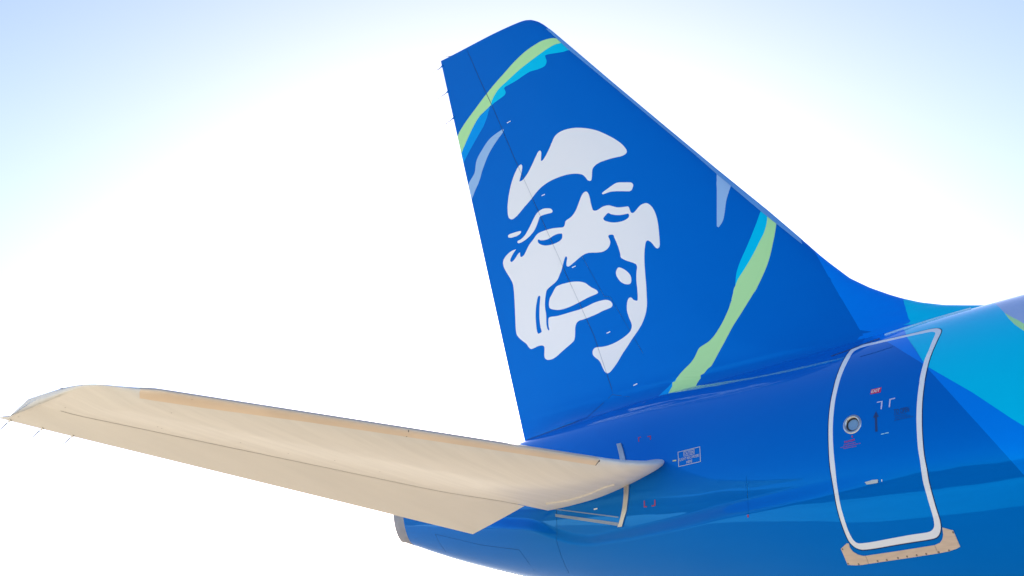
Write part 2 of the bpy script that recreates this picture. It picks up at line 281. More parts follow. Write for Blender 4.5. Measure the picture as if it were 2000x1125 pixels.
D = json.loads(r'''{"med_line":[[-1.415,3.661],[-1.229,3.334],[-1.167,3.225],[-1.123,3.132],[-1.083,3.043],[-1.044,2.955],[-1.007,2.869],[-0.967,2.784],[-0.926,2.698],[-0.886,2.614],[-0.846,2.53],
[-0.806,2.447],[-0.767,2.365],[-0.728,2.283],[-0.688,2.201],[-0.647,2.119],[-0.607,2.037],[-0.562,1.954],[-0.51,1.853],[-0.446,1.745],[-0.388,1.642],[-0.352,1.555]],
"cy_line":[[-0.114,2.629],[-0.104,2.329],[-0.09,2.278],[-0.052,2.164],[-0.021,2.069],[-0.013,1.989],[0.014,1.88],[0.042,1.771]],"fin":[["cyan",[[-6.638,7.379],[-6.631,7.395],
[-6.62,7.416],[-6.606,7.438],[-6.589,7.463],[-6.569,7.491],[-6.542,7.519],[-6.507,7.551],[-6.466,7.584],[-6.419,7.612],[-6.365,7.633],[-6.305,7.65],[-6.239,7.67],[-6.164,7.696],
[-6.084,7.726],[-6.005,7.752],[-5.929,7.775],[-5.855,7.797],[-5.782,7.818],[-5.71,7.839],[-5.638,7.859],[-5.571,7.879],[-5.508,7.898],[-5.449,7.916],[-5.394,7.931],[-5.342,7.945],
[-5.294,7.956],[-5.249,7.963],[-5.209,7.972],[-5.172,7.978],[-5.131,7.96],[-5.056,7.879],[-4.969,7.767],[-4.907,7.687],[-4.923,7.709],[-4.946,7.739],[-4.973,7.76],[-5.001,7.764],
[-5.035,7.761],[-5.073,7.761],[-5.117,7.769],[-5.167,7.779],[-5.216,7.79],[-5.269,7.802],[-5.322,7.814],[-5.365,7.823],[-5.388,7.825],[-5.408,7.825],[-5.421,7.825],[-5.418,7.814],
[-5.415,7.797],[-5.41,7.779],[-5.402,7.757],[-5.394,7.733],[-5.389,7.71],[-5.389,7.69],[-5.393,7.671],[-5.401,7.655],[-5.409,7.641],[-5.421,7.629],[-5.439,7.622],[-5.474,7.618],
[-5.52,7.618],[-5.569,7.62],[-5.621,7.627],[-5.676,7.636],[-5.729,7.641],[-5.776,7.638],[-5.82,7.631],[-5.866,7.624],[-5.912,7.616],[-5.959,7.607],[-6.009,7.599],[-6.067,7.594],
[-6.129,7.59],[-6.183,7.587],[-6.223,7.586],[-6.259,7.585],[-6.286,7.582],[-6.297,7.578],[-6.304,7.571],[-6.307,7.562],[-6.303,7.551],[-6.295,7.538],[-6.288,7.523],[-6.281,7.506],
[-6.275,7.487],[-6.275,7.471],[-6.28,7.457],[-6.29,7.445],[-6.305,7.436],[-6.338,7.427],[-6.382,7.42],[-6.425,7.413],[-6.467,7.405],[-6.508,7.398],[-6.546,7.39],[-6.581,7.381],
[-6.611,7.372],[-6.632,7.365]]],["azure",[[-7.371,6.769],[-7.338,6.84],[-7.277,6.908],[-7.215,6.975],[-7.159,7.04],[-7.103,7.104],[-7.049,7.161],[-6.999,7.209],[-6.95,7.25],
[-6.904,7.282],[-6.861,7.302],[-6.82,7.315],[-6.778,7.328],[-6.732,7.346],[-6.686,7.365],[-6.653,7.378],[-6.655,7.363],[-6.657,7.342],[-6.661,7.321],[-6.669,7.306],[-6.679,7.291],
[-6.689,7.273],[-6.698,7.251],[-6.708,7.226],[-6.72,7.201],[-6.734,7.177],[-6.749,7.152],[-6.766,7.127],[-6.783,7.101],[-6.801,7.076],[-6.824,7.049],[-6.855,7.021],[-6.891,6.992],
[-6.926,6.962],[-6.961,6.931],[-6.996,6.899],[-7.03,6.868],[-7.066,6.835],[-7.102,6.803],[-7.135,6.773],[-7.165,6.745],[-7.192,6.719],[-7.217,6.694],[-7.239,6.672],[-7.259,6.651],
[-7.276,6.632],[-7.29,6.616],[-7.302,6.602],[-7.312,6.587],[-7.32,6.571],[-7.319,6.555],[-7.316,6.543],[-7.33,6.602],[-7.351,6.686]]],["green",[[-5.244,8.092],[-5.282,8.108],
[-5.316,8.117],[-5.354,8.123],[-5.4,8.129],[-5.45,8.133],[-5.5,8.134],[-5.55,8.128],[-5.599,8.119],[-5.653,8.107],[-5.71,8.094],[-5.772,8.079],[-5.837,8.059],[-5.907,8.032],
[-5.981,8.0],[-6.057,7.966],[-6.135,7.929],[-6.213,7.888],[-6.293,7.848],[-6.373,7.81],[-6.454,7.772],[-6.535,7.732],[-6.619,7.687],[-6.703,7.64],[-6.785,7.593],[-6.861,7.547],
[-6.934,7.501],[-7.008,7.455],[-7.086,7.409],[-7.164,7.362],[-7.236,7.317],[-7.299,7.271],[-7.355,7.227],[-7.401,7.189],[-7.428,7.159],[-7.449,7.131],[-7.454,7.115],[-7.456,7.121],
[-7.46,7.139],[-7.463,7.153],[-7.44,7.056],[-7.408,6.922],[-7.383,6.821],[-7.378,6.799],[-7.374,6.781],[-7.371,6.769],[-7.335,6.823],[-7.275,6.9],[-7.215,6.975],[-7.159,7.04],
[-7.103,7.104],[-7.049,7.161],[-6.999,7.209],[-6.95,7.25],[-6.904,7.282],[-6.862,7.302],[-6.821,7.315],[-6.778,7.328],[-6.728,7.344],[-6.677,7.362],[-6.638,7.379],[-6.623,7.396],
[-6.615,7.416],[-6.606,7.438],[-6.589,7.463],[-6.569,7.491],[-6.542,7.519],[-6.507,7.551],[-6.466,7.584],[-6.419,7.612],[-6.365,7.633],[-6.305,7.65],[-6.239,7.67],[-6.164,7.696],
[-6.084,7.726],[-6.005,7.752],[-5.929,7.775],[-5.855,7.797],[-5.782,7.818],[-5.71,7.839],[-5.638,7.859],[-5.571,7.879],[-5.508,7.898],[-5.449,7.916],[-5.394,7.931],[-5.342,7.945],
[-5.294,7.956],[-5.249,7.963],[-5.205,7.963],[-5.163,7.959],[-5.131,7.96],[-5.113,7.968],[-5.101,7.982],[-5.098,7.996],[-5.133,8.019],[-5.19,8.059]]],["pale",[[-6.341,6.825],
[-6.361,6.838],[-6.383,6.838],[-6.411,6.835],[-6.442,6.831],[-6.482,6.826],[-6.528,6.819],[-6.571,6.811],[-6.609,6.802],[-6.646,6.791],[-6.681,6.778],[-6.715,6.76],[-6.749,6.738],
[-6.781,6.716],[-6.812,6.692],[-6.843,6.667],[-6.872,6.642],[-6.9,6.619],[-6.928,6.596],[-6.952,6.572],[-6.972,6.549],[-6.989,6.525],[-7.003,6.5],[-7.014,6.474],[-7.021,6.447],
[-7.029,6.418],[-7.035,6.385],[-7.041,6.35],[-7.05,6.319],[-7.063,6.297],[-7.079,6.279],[-7.097,6.262],[-7.119,6.242],[-7.144,6.223],[-7.167,6.204],[-7.187,6.185],[-7.205,6.167],
[-7.22,6.149],[-7.217,6.133],[-7.213,6.118],[-7.208,6.097],[-7.189,6.017],[-7.164,5.913],[-7.146,5.839],[-7.148,5.848],[-7.141,5.863],[-7.126,5.884],[-7.11,5.907],[-7.093,5.934],
[-7.073,5.963],[-7.052,5.992],[-7.029,6.02],[-7.005,6.046],[-6.982,6.074],[-6.961,6.104],[-6.941,6.135],[-6.923,6.168],[-6.906,6.203],[-6.89,6.24],[-6.875,6.273],[-6.86,6.299],
[-6.845,6.321],[-6.828,6.346],[-6.807,6.38],[-6.783,6.417],[-6.759,6.452],[-6.733,6.485],[-6.707,6.516],[-6.679,6.546],[-6.647,6.576],[-6.613,6.604],[-6.578,6.632],[-6.541,6.661],
[-6.502,6.69],[-6.468,6.714],[-6.44,6.731],[-6.414,6.746],[-6.392,6.759],[-6.373,6.774],[-6.359,6.788],[-6.348,6.8],[-6.344,6.809],[-6.342,6.819]]],["pale",[[-2.498,4.806],
[-2.487,4.689],[-2.481,4.532],[-2.48,4.38],[-2.482,4.233],[-2.485,4.089],[-2.488,3.985],[-2.488,3.973],[-2.486,3.962],[-2.483,3.953],[-2.465,3.938],[-2.458,3.943],[-2.448,3.951],
[-2.438,3.961],[-2.424,3.977],[-2.409,3.997],[-2.396,4.022],[-2.385,4.055],[-2.376,4.094],[-2.367,4.138],[-2.36,4.191],[-2.354,4.248],[-2.346,4.301],[-2.337,4.345],[-2.326,4.384],
[-2.316,4.422],[-2.307,4.461],[-2.298,4.498],[-2.291,4.535],[-2.287,4.578],[-2.333,4.665],[-2.458,4.812],[-2.407,4.753],[-2.434,4.76]]],["cyan",[[-1.875,4.037],[-1.865,4.06],
[-1.856,4.08],[-1.854,4.098],[-1.831,4.071],[-1.799,4.034],[-1.777,4.009],[-1.774,3.984],[-1.78,3.96],[-1.787,3.932],[-1.789,3.901],[-1.788,3.865],[-1.79,3.826],[-1.798,3.782],
[-1.81,3.735],[-1.825,3.689],[-1.845,3.648],[-1.868,3.607],[-1.893,3.565],[-1.918,3.519],[-1.946,3.471],[-1.974,3.426],[-2.001,3.385],[-2.028,3.347],[-2.056,3.31],[-2.084,3.273],
[-2.113,3.237],[-2.14,3.204],[-2.167,3.173],[-2.192,3.144],[-2.214,3.115],[-2.233,3.084],[-2.249,3.052],[-2.259,3.03],[-2.255,3.065],[-2.249,3.115],[-2.242,3.161],[-2.235,3.194],
[-2.228,3.222],[-2.217,3.253],[-2.202,3.29],[-2.184,3.33],[-2.161,3.376],[-2.132,3.428],[-2.099,3.486],[-2.065,3.549],[-2.03,3.62],[-1.994,3.696],[-1.964,3.765],[-1.941,3.82],
[-1.923,3.869],[-1.908,3.916],[-1.895,3.961],[-1.884,4.002]]],["azure",[[-3.247,2.0],[-3.262,1.992],[-3.284,1.981],[-3.308,1.967],[-3.344,1.945],[-3.384,1.917],[-3.421,1.888],
[-3.459,1.863],[-3.496,1.837],[-3.53,1.812],[-3.562,1.783],[-3.589,1.754],[-3.605,1.732],[-3.546,1.713],[-3.468,1.689],[-3.412,1.687],[-3.394,1.718],[-3.394,1.769],[-3.382,1.821],
[-3.345,1.887],[-3.292,1.955]]],["green",[[-1.787,3.932],[-1.787,3.905],[-1.787,3.867],[-1.79,3.826],[-1.798,3.782],[-1.81,3.735],[-1.825,3.689],[-1.845,3.648],[-1.868,3.607],
[-1.893,3.565],[-1.918,3.519],[-1.946,3.471],[-1.974,3.426],[-2.001,3.385],[-2.028,3.347],[-2.056,3.31],[-2.084,3.273],[-2.113,3.237],[-2.14,3.204],[-2.167,3.173],[-2.192,3.144],
[-2.214,3.115],[-2.232,3.085],[-2.247,3.054],[-2.259,3.03],[-2.267,3.018],[-2.275,3.009],[-2.281,2.997],[-2.289,2.972],[-2.296,2.941],[-2.307,2.907],[-2.326,2.856],[-2.35,2.799],
[-2.366,2.758],[-2.35,2.793],[-2.327,2.84],[-2.31,2.874],[-2.326,2.837],[-2.35,2.785],[-2.377,2.732],[-2.407,2.681],[-2.439,2.63],[-2.472,2.582],[-2.504,2.541],[-2.536,2.504],
[-2.566,2.472],[-2.593,2.446],[-2.618,2.424],[-2.643,2.405],[-2.666,2.389],[-2.69,2.374],[-2.718,2.361],[-2.761,2.347],[-2.809,2.334],[-2.848,2.321],[-2.864,2.313],[-2.876,2.304],
[-2.887,2.292],[-2.906,2.267],[-2.928,2.235],[-2.951,2.206],[-2.975,2.182],[-3.002,2.16],[-3.031,2.139],[-3.065,2.119],[-3.102,2.099],[-3.139,2.078],[-3.175,2.055],[-3.211,2.031],
[-3.247,2.0],[-3.3,1.95],[-3.349,1.884],[-3.382,1.821],[-3.401,1.771],[-3.408,1.721],[-3.412,1.687],[-3.29,1.684],[-3.123,1.682],[-2.989,1.693],[-2.959,1.736],[-2.95,1.793],
[-2.928,1.849],[-2.883,1.905],[-2.825,1.959],[-2.773,1.998],[-2.748,2.012],[-2.723,2.021],[-2.699,2.035],[-2.669,2.067],[-2.635,2.107],[-2.599,2.15],[-2.562,2.193],[-2.523,2.239],
[-2.479,2.29],[-2.429,2.353],[-2.375,2.422],[-2.326,2.486],[-2.283,2.536],[-2.242,2.58],[-2.2,2.627],[-2.153,2.683],[-2.105,2.741],[-2.059,2.797],[-2.013,2.853],[-1.969,2.905],
[-1.938,2.941],[-1.957,2.915],[-1.983,2.878],[-2.002,2.852],[-1.974,2.895],[-1.934,2.957],[-1.896,3.017],[-1.866,3.069],[-1.838,3.12],[-1.812,3.171],[-1.789,3.223],[-1.768,3.277],
[-1.75,3.331],[-1.734,3.388],[-1.72,3.445],[-1.708,3.499],[-1.698,3.546],[-1.689,3.59],[-1.681,3.635],[-1.675,3.688],[-1.671,3.744],[-1.669,3.79],[-1.666,3.812],[-1.664,3.832],
[-1.663,3.847],[-1.699,3.871],[-1.749,3.906]]]],"white":[[[-4.769,6.27],[-4.723,6.253],[-4.675,6.233],[-4.624,6.21],[-4.567,6.182],[-4.508,6.151],[-4.449,6.116],[-4.391,6.078],
[-4.334,6.036],[-4.278,5.992],[-4.22,5.946],[-4.163,5.898],[-4.11,5.851],[-4.064,5.807],[-4.022,5.764],[-3.987,5.724],[-3.957,5.686],[-3.934,5.651],[-3.916,5.621],[-3.906,5.601],
[-3.901,5.582],[-3.9,5.566],[-3.905,5.552],[-3.914,5.541],[-3.928,5.532],[-3.95,5.527],[-3.979,5.524],[-4.011,5.524],[-4.043,5.528],[-4.078,5.534],[-4.116,5.539],[-4.156,5.543],
[-4.2,5.546],[-4.243,5.548],[-4.288,5.55],[-4.333,5.551],[-4.373,5.55],[-4.407,5.546],[-4.437,5.541],[-4.462,5.532],[-4.483,5.522],[-4.501,5.509],[-4.515,5.495],[-4.524,5.48],
[-4.529,5.462],[-4.533,5.443],[-4.536,5.418],[-4.538,5.392],[-4.541,5.367],[-4.545,5.346],[-4.549,5.327],[-4.555,5.314],[-4.563,5.308],[-4.573,5.308],[-4.585,5.31],[-4.598,5.316],
[-4.611,5.325],[-4.625,5.337],[-4.637,5.353],[-4.648,5.372],[-4.661,5.392],[-4.678,5.414],[-4.695,5.436],[-4.716,5.456],[-4.741,5.472],[-4.768,5.486],[-4.796,5.499],[-4.822,5.51],
[-4.848,5.519],[-4.877,5.529],[-4.913,5.539],[-4.952,5.549],[-4.995,5.557],[-5.04,5.565],[-5.088,5.571],[-5.139,5.575],[-5.195,5.578],[-5.254,5.579],[-5.311,5.579],[-5.363,5.575],
[-5.414,5.57],[-5.461,5.562],[-5.506,5.552],[-5.549,5.54],[-5.589,5.526],[-5.626,5.509],[-5.66,5.491],[-5.694,5.471],[-5.729,5.448],[-5.763,5.424],[-5.801,5.4],[-5.843,5.377],
[-5.889,5.353],[-5.934,5.33],[-5.977,5.305],[-6.018,5.28],[-6.056,5.259],[-6.085,5.244],[-6.112,5.231],[-6.137,5.221],[-6.161,5.214],[-6.183,5.208],[-6.204,5.207],[-6.223,5.209],
[-6.241,5.215],[-6.257,5.224],[-6.271,5.235],[-6.285,5.249],[-6.295,5.266],[-6.303,5.288],[-6.309,5.314],[-6.313,5.343],[-6.314,5.38],[-6.313,5.421],[-6.31,5.464],[-6.304,5.508],
[-6.295,5.554],[-6.285,5.599],[-6.273,5.643],[-6.26,5.687],[-6.246,5.729],[-6.232,5.767],[-6.218,5.802],[-6.201,5.837],[-6.183,5.872],[-6.164,5.907],[-6.143,5.94],[-6.12,5.973],
[-6.095,6.003],[-6.072,6.029],[-6.053,6.045],[-6.035,6.058],[-6.017,6.067],[-6.003,6.071],[-5.988,6.073],[-5.977,6.073],[-5.971,6.065],[-5.961,6.052],[-5.955,6.039],[-5.954,6.021],
[-5.956,6.001],[-5.961,5.979],[-5.967,5.955],[-5.976,5.93],[-5.985,5.905],[-5.995,5.88],[-6.006,5.855],[-6.015,5.834],[-6.021,5.818],[-6.026,5.804],[-6.03,5.794],[-6.016,5.792],
[-5.997,5.789],[-5.977,5.79],[-5.956,5.796],[-5.934,5.805],[-5.91,5.818],[-5.885,5.835],[-5.858,5.856],[-5.829,5.881],[-5.797,5.915],[-5.764,5.954],[-5.733,5.991],[-5.708,6.022],
[-5.687,6.051],[-5.665,6.079],[-5.641,6.108],[-5.618,6.137],[-5.597,6.157],[-5.584,6.162],[-5.569,6.163],[-5.559,6.164],[-5.552,6.154],[-5.541,6.14],[-5.535,6.124],[-5.535,6.103],
[-5.538,6.079],[-5.541,6.055],[-5.544,6.028],[-5.547,6.0],[-5.549,5.98],[-5.541,5.978],[-5.528,5.974],[-5.517,5.975],[-5.498,5.985],[-5.475,6.002],[-5.452,6.023],[-5.422,6.055],
[-5.389,6.094],[-5.359,6.132],[-5.334,6.167],[-5.313,6.201],[-5.292,6.23],[-5.276,6.255],[-5.26,6.276],[-5.24,6.293],[-5.215,6.308],[-5.186,6.319],[-5.154,6.327],[-5.117,6.331],
[-5.076,6.332],[-5.033,6.33],[-4.987,6.325],[-4.94,6.317],[-4.894,6.308],[-4.852,6.297],[-4.811,6.285]],[[-4.365,5.039],[-4.35,5.045],[-4.329,5.053],[-4.304,5.061],[-4.269,5.071],
[-4.23,5.083],[-4.193,5.094],[-4.162,5.103],[-4.133,5.112],[-4.107,5.116],[-4.085,5.116],[-4.066,5.113],[-4.043,5.108],[-4.011,5.099],[-3.975,5.087],[-3.939,5.076],[-3.905,5.066],
[-3.873,5.055],[-3.847,5.045],[-3.835,5.039],[-3.825,5.031],[-3.817,5.022],[-3.81,5.012],[-3.806,5.001],[-3.803,4.989],[-3.804,4.976],[-3.808,4.962],[-3.813,4.949],[-3.819,4.937],
[-3.826,4.926],[-3.835,4.917],[-3.845,4.913],[-3.857,4.911],[-3.872,4.912],[-3.898,4.919],[-3.929,4.929],[-3.965,4.941],[-4.005,4.954],[-4.049,4.968],[-4.09,4.981],[-4.127,4.991],
[-4.162,5.0],[-4.196,5.007],[-4.232,5.01],[-4.266,5.012],[-4.295,5.012],[-4.315,5.012],[-4.333,5.012],[-4.347,5.014],[-4.356,5.021],[-4.362,5.032]],[[-4.669,5.164],[-4.654,5.157],
[-4.641,5.145],[-4.629,5.129],[-4.619,5.11],[-4.61,5.086],[-4.603,5.059],[-4.597,5.027],[-4.591,4.992],[-4.586,4.958],[-4.578,4.924],[-4.571,4.892],[-4.563,4.865],[-4.558,4.848],
[-4.552,4.832],[-4.543,4.82],[-4.53,4.811],[-4.515,4.804],[-4.499,4.8],[-4.481,4.798],[-4.462,4.799],[-4.442,4.801],[-4.418,4.807],[-4.391,4.815],[-4.362,4.819],[-4.329,4.819],
[-4.294,4.816],[-4.262,4.81],[-4.235,4.8],[-4.212,4.787],[-4.187,4.773],[-4.159,4.757],[-4.13,4.741],[-4.102,4.727],[-4.073,4.717],[-4.044,4.709],[-4.017,4.702],[-3.99,4.696],
[-3.965,4.691],[-3.943,4.687],[-3.927,4.684],[-3.913,4.682],[-3.902,4.678],[-3.895,4.671],[-3.89,4.661],[-3.886,4.651],[-3.881,4.635],[-3.875,4.616],[-3.87,4.599],[-3.865,4.586],
[-3.861,4.575],[-3.854,4.566],[-3.845,4.559],[-3.835,4.554],[-3.824,4.552],[-3.814,4.552],[-3.803,4.555],[-3.793,4.561],[-3.776,4.572],[-3.758,4.586],[-3.74,4.6],[-3.722,4.613],
[-3.705,4.624],[-3.687,4.633],[-3.667,4.638],[-3.646,4.64],[-3.626,4.64],[-3.608,4.639],[-3.592,4.636],[-3.576,4.629],[-3.56,4.619],[-3.544,4.605],[-3.528,4.588],[-3.511,4.568],
[-3.495,4.544],[-3.48,4.518],[-3.467,4.492],[-3.455,4.464],[-3.444,4.434],[-3.434,4.402],[-3.426,4.369],[-3.418,4.334],[-3.412,4.298],[-3.408,4.26],[-3.403,4.221],[-3.4,4.175],
[-3.397,4.127],[-3.396,4.091],[-3.395,4.082],[-3.394,4.074],[-3.394,4.065],[-3.393,4.034],[-3.392,3.994],[-3.392,3.961],[-3.393,3.941],[-3.395,3.925],[-3.399,3.911],[-3.408,3.9],
[-3.42,3.892],[-3.428,3.886],[-3.439,3.893],[-3.453,3.902],[-3.468,3.916],[-3.485,3.94],[-3.503,3.97],[-3.522,3.997],[-3.541,4.019],[-3.56,4.037],[-3.577,4.051],[-3.59,4.056],
[-3.602,4.058],[-3.612,4.055],[-3.621,4.047],[-3.628,4.034],[-3.633,4.019],[-3.642,3.984],[-3.651,3.939],[-3.658,3.892],[-3.663,3.846],[-3.666,3.8],[-3.668,3.75],[-3.668,3.697],
[-3.668,3.642],[-3.667,3.587],[-3.666,3.533],[-3.664,3.479],[-3.662,3.423],[-3.662,3.362],[-3.662,3.3],[-3.664,3.242],[-3.665,3.192],[-3.667,3.146],[-3.672,3.104],[-3.68,3.065],
[-3.69,3.029],[-3.704,2.993],[-3.723,2.955],[-3.744,2.917],[-3.769,2.88],[-3.797,2.846],[-3.829,2.814],[-3.861,2.784],[-3.892,2.758],[-3.922,2.733],[-3.953,2.708],[-3.984,2.68],
[-4.014,2.651],[-4.046,2.621],[-4.082,2.591],[-4.118,2.559],[-4.154,2.528],[-4.187,2.495],[-4.218,2.462],[-4.249,2.431],[-4.282,2.403],[-4.315,2.376],[-4.344,2.354],[-4.368,2.337],
[-4.39,2.323],[-4.411,2.313],[-4.428,2.31],[-4.445,2.31],[-4.461,2.314],[-4.476,2.323],[-4.489,2.335],[-4.501,2.349],[-4.511,2.365],[-4.52,2.384],[-4.53,2.405],[-4.54,2.43],
[-4.551,2.457],[-4.561,2.482],[-4.572,2.501],[-4.583,2.517],[-4.596,2.533],[-4.613,2.55],[-4.633,2.566],[-4.651,2.582],[-4.668,2.598],[-4.683,2.615],[-4.694,2.632],[-4.7,2.65],
[-4.702,2.668],[-4.7,2.684],[-4.692,2.699],[-4.68,2.713],[-4.666,2.722],[-4.649,2.727],[-4.629,2.728],[-4.606,2.726],[-4.572,2.721],[-4.532,2.713],[-4.491,2.708],[-4.45,2.705],
[-4.407,2.704],[-4.364,2.706],[-4.321,2.709],[-4.279,2.714],[-4.236,2.721],[-4.193,2.731],[-4.149,2.743],[-4.109,2.755],[-4.075,2.767],[-4.044,2.78],[-4.019,2.793],[-4.0,2.805],
[-3.986,2.818],[-3.974,2.831],[-3.965,2.847],[-3.959,2.863],[-3.956,2.881],[-3.956,2.899],[-3.96,2.917],[-3.966,2.939],[-3.976,2.966],[-3.989,2.997],[-4.001,3.028],[-4.01,3.057],
[-4.018,3.086],[-4.024,3.114],[-4.026,3.142],[-4.025,3.168],[-4.023,3.195],[-4.018,3.222],[-4.011,3.249],[-4.002,3.27],[-3.992,3.285],[-3.98,3.296],[-3.968,3.302],[-3.956,3.303],
[-3.943,3.299],[-3.931,3.292],[-3.92,3.281],[-3.91,3.266],[-3.898,3.253],[-3.882,3.242],[-3.865,3.232],[-3.851,3.225],[-3.826,3.224],[-3.824,3.239],[-3.822,3.259],[-3.82,3.283],
[-3.819,3.319],[-3.82,3.362],[-3.82,3.405],[-3.823,3.446],[-3.825,3.488],[-3.826,3.528],[-3.824,3.568],[-3.82,3.605],[-3.816,3.638],[-3.811,3.664],[-3.804,3.686],[-3.801,3.706],
[-3.802,3.724],[-3.806,3.74],[-3.813,3.754],[-3.822,3.766],[-3.833,3.775],[-3.847,3.785],[-3.868,3.798],[-3.893,3.813],[-3.918,3.827],[-3.942,3.841],[-3.967,3.853],[-3.989,3.867],
[-4.011,3.881],[-4.032,3.897],[-4.049,3.911],[-4.061,3.92],[-4.072,3.929],[-4.079,3.94],[-4.083,3.956],[-4.084,3.974],[-4.086,3.994],[-4.091,4.021],[-4.099,4.052],[-4.107,4.085],
[-4.118,4.12],[-4.131,4.156],[-4.143,4.19],[-4.155,4.221],[-4.166,4.25],[-4.176,4.274],[-4.181,4.291],[-4.185,4.305],[-4.191,4.317],[-4.2,4.325],[-4.211,4.331],[-4.223,4.335],
[-4.238,4.339],[-4.255,4.342],[-4.268,4.343],[-4.278,4.341],[-4.285,4.337],[-4.287,4.329],[-4.283,4.312],[-4.273,4.29],[-4.265,4.269],[-4.26,4.253],[-4.256,4.239],[-4.256,4.224],
[-4.26,4.205],[-4.268,4.185],[-4.28,4.167],[-4.296,4.153],[-4.316,4.141],[-4.339,4.132],[-4.362,4.126],[-4.388,4.123],[-4.417,4.123],[-4.448,4.127],[-4.483,4.134],[-4.52,4.142],
[-4.563,4.154],[-4.609,4.168],[-4.65,4.178],[-4.678,4.184],[-4.704,4.186],[-4.729,4.187],[-4.755,4.185],[-4.781,4.181],[-4.81,4.174],[-4.845,4.163],[-4.883,4.149],[-4.921,4.135],
[-4.96,4.121],[-5.0,4.106],[-5.033,4.094],[-5.053,4.089],[-5.072,4.086],[-5.088,4.086],[-5.115,4.105],[-5.117,4.119],[-5.117,4.136],[-5.115,4.155],[-5.109,4.175],[-5.102,4.196],
[-5.097,4.215],[-5.097,4.228],[-5.099,4.24],[-5.103,4.249],[-5.125,4.26],[-5.131,4.253],[-5.14,4.242],[-5.149,4.23],[-5.162,4.205],[-5.176,4.174],[-5.19,4.144],[-5.201,4.117],
[-5.212,4.09],[-5.223,4.067],[-5.234,4.047],[-5.247,4.03],[-5.26,4.012],[-5.274,3.991],[-5.289,3.968],[-5.305,3.949],[-5.323,3.934],[-5.342,3.922],[-5.364,3.911],[-5.391,3.901],
[-5.422,3.891],[-5.45,3.881],[-5.477,3.871],[-5.503,3.862],[-5.523,3.851],[-5.538,3.84],[-5.547,3.828],[-5.554,3.812],[-5.565,3.777],[-5.576,3.733],[-5.584,3.69],[-5.589,3.655],
[-5.591,3.621],[-5.591,3.584],[-5.587,3.541],[-5.58,3.496],[-5.576,3.451],[-5.576,3.406],[-5.578,3.362],[-5.578,3.323],[-5.575,3.294],[-5.571,3.268],[-5.565,3.245],[-5.556,3.228],
[-5.543,3.212],[-5.534,3.202],[-5.522,3.213],[-5.525,3.231],[-5.531,3.255],[-5.535,3.28],[-5.537,3.306],[-5.537,3.332],[-5.536,3.355],[-5.534,3.373],[-5.53,3.388],[-5.522,3.399],
[-5.507,3.403],[-5.488,3.403],[-5.465,3.401],[-5.434,3.396],[-5.396,3.389],[-5.354,3.383],[-5.303,3.38],[-5.245,3.378],[-5.188,3.376],[-5.132,3.375],[-5.076,3.373],[-5.024,3.372],
[-4.977,3.37],[-4.933,3.368],[-4.889,3.368],[-4.845,3.371],[-4.8,3.375],[-4.755,3.379],[-4.711,3.385],[-4.666,3.392],[-4.622,3.396],[-4.577,3.398],[-4.533,3.397],[-4.492,3.395],
[-4.455,3.392],[-4.421,3.388],[-4.39,3.381],[-4.361,3.37],[-4.336,3.357],[-4.316,3.343],[-4.3,3.326],[-4.288,3.308],[-4.281,3.293],[-4.279,3.28],[-4.281,3.268],[-4.286,3.259],
[-4.295,3.251],[-4.307,3.246],[-4.323,3.242],[-4.359,3.239],[-4.405,3.237],[-4.451,3.234],[-4.495,3.229],[-4.539,3.222],[-4.582,3.216],[-4.626,3.212],[-4.67,3.208],[-4.714,3.205],
[-4.76,3.203],[-4.807,3.202],[-4.847,3.201],[-4.877,3.202],[-4.904,3.203],[-4.927,3.201],[-4.947,3.196],[-4.964,3.188],[-4.977,3.176],[-4.989,3.16],[-4.999,3.14],[-5.006,3.116],
[-5.01,3.085],[-5.012,3.049],[-5.015,3.015],[-5.02,2.986],[-5.027,2.96],[-5.037,2.937],[-5.052,2.922],[-5.072,2.911],[-5.096,2.9],[-5.126,2.888],[-5.159,2.875],[-5.194,2.861],
[-5.231,2.846],[-5.27,2.831],[-5.307,2.815],[-5.342,2.8],[-5.375,2.785],[-5.407,2.772],[-5.437,2.764],[-5.464,2.758],[-5.492,2.754],[-5.521,2.754],[-5.55,2.756],[-5.576,2.761],
[-5.598,2.768],[-5.616,2.778],[-5.631,2.79],[-5.641,2.806],[-5.647,2.823],[-5.65,2.843],[-5.649,2.866],[-5.645,2.891],[-5.643,2.915],[-5.64,2.937],[-5.639,2.957],[-5.642,2.974],
[-5.651,2.988],[-5.665,3.0],[-5.682,3.009],[-5.704,3.015],[-5.73,3.018],[-5.759,3.019],[-5.793,3.017],[-5.829,3.012],[-5.861,3.009],[-5.882,3.007],[-5.901,3.007],[-5.919,3.01],
[-5.937,3.02],[-5.953,3.033],[-5.969,3.05],[-5.984,3.069],[-5.997,3.092],[-6.016,3.115],[-6.041,3.138],[-6.072,3.161],[-6.1,3.185],[-6.126,3.207],[-6.15,3.23],[-6.171,3.252],
[-6.188,3.271],[-6.202,3.289],[-6.213,3.31],[-6.221,3.336],[-6.226,3.367],[-6.229,3.401],[-6.231,3.44],[-6.231,3.484],[-6.231,3.533],[-6.231,3.588],[-6.231,3.648],[-6.231,3.709],
[-6.232,3.769],[-6.232,3.829],[-6.234,3.887],[-6.235,3.943],[-6.237,3.996],[-6.241,4.044],[-6.245,4.082],[-6.25,4.116],[-6.26,4.15],[-6.275,4.185],[-6.294,4.22],[-6.315,4.256],
[-6.339,4.293],[-6.364,4.33],[-6.387,4.367],[-6.409,4.404],[-6.429,4.44],[-6.444,4.474],[-6.453,4.505],[-6.457,4.533],[-6.455,4.558],[-6.449,4.579],[-6.438,4.599],[-6.421,4.616],
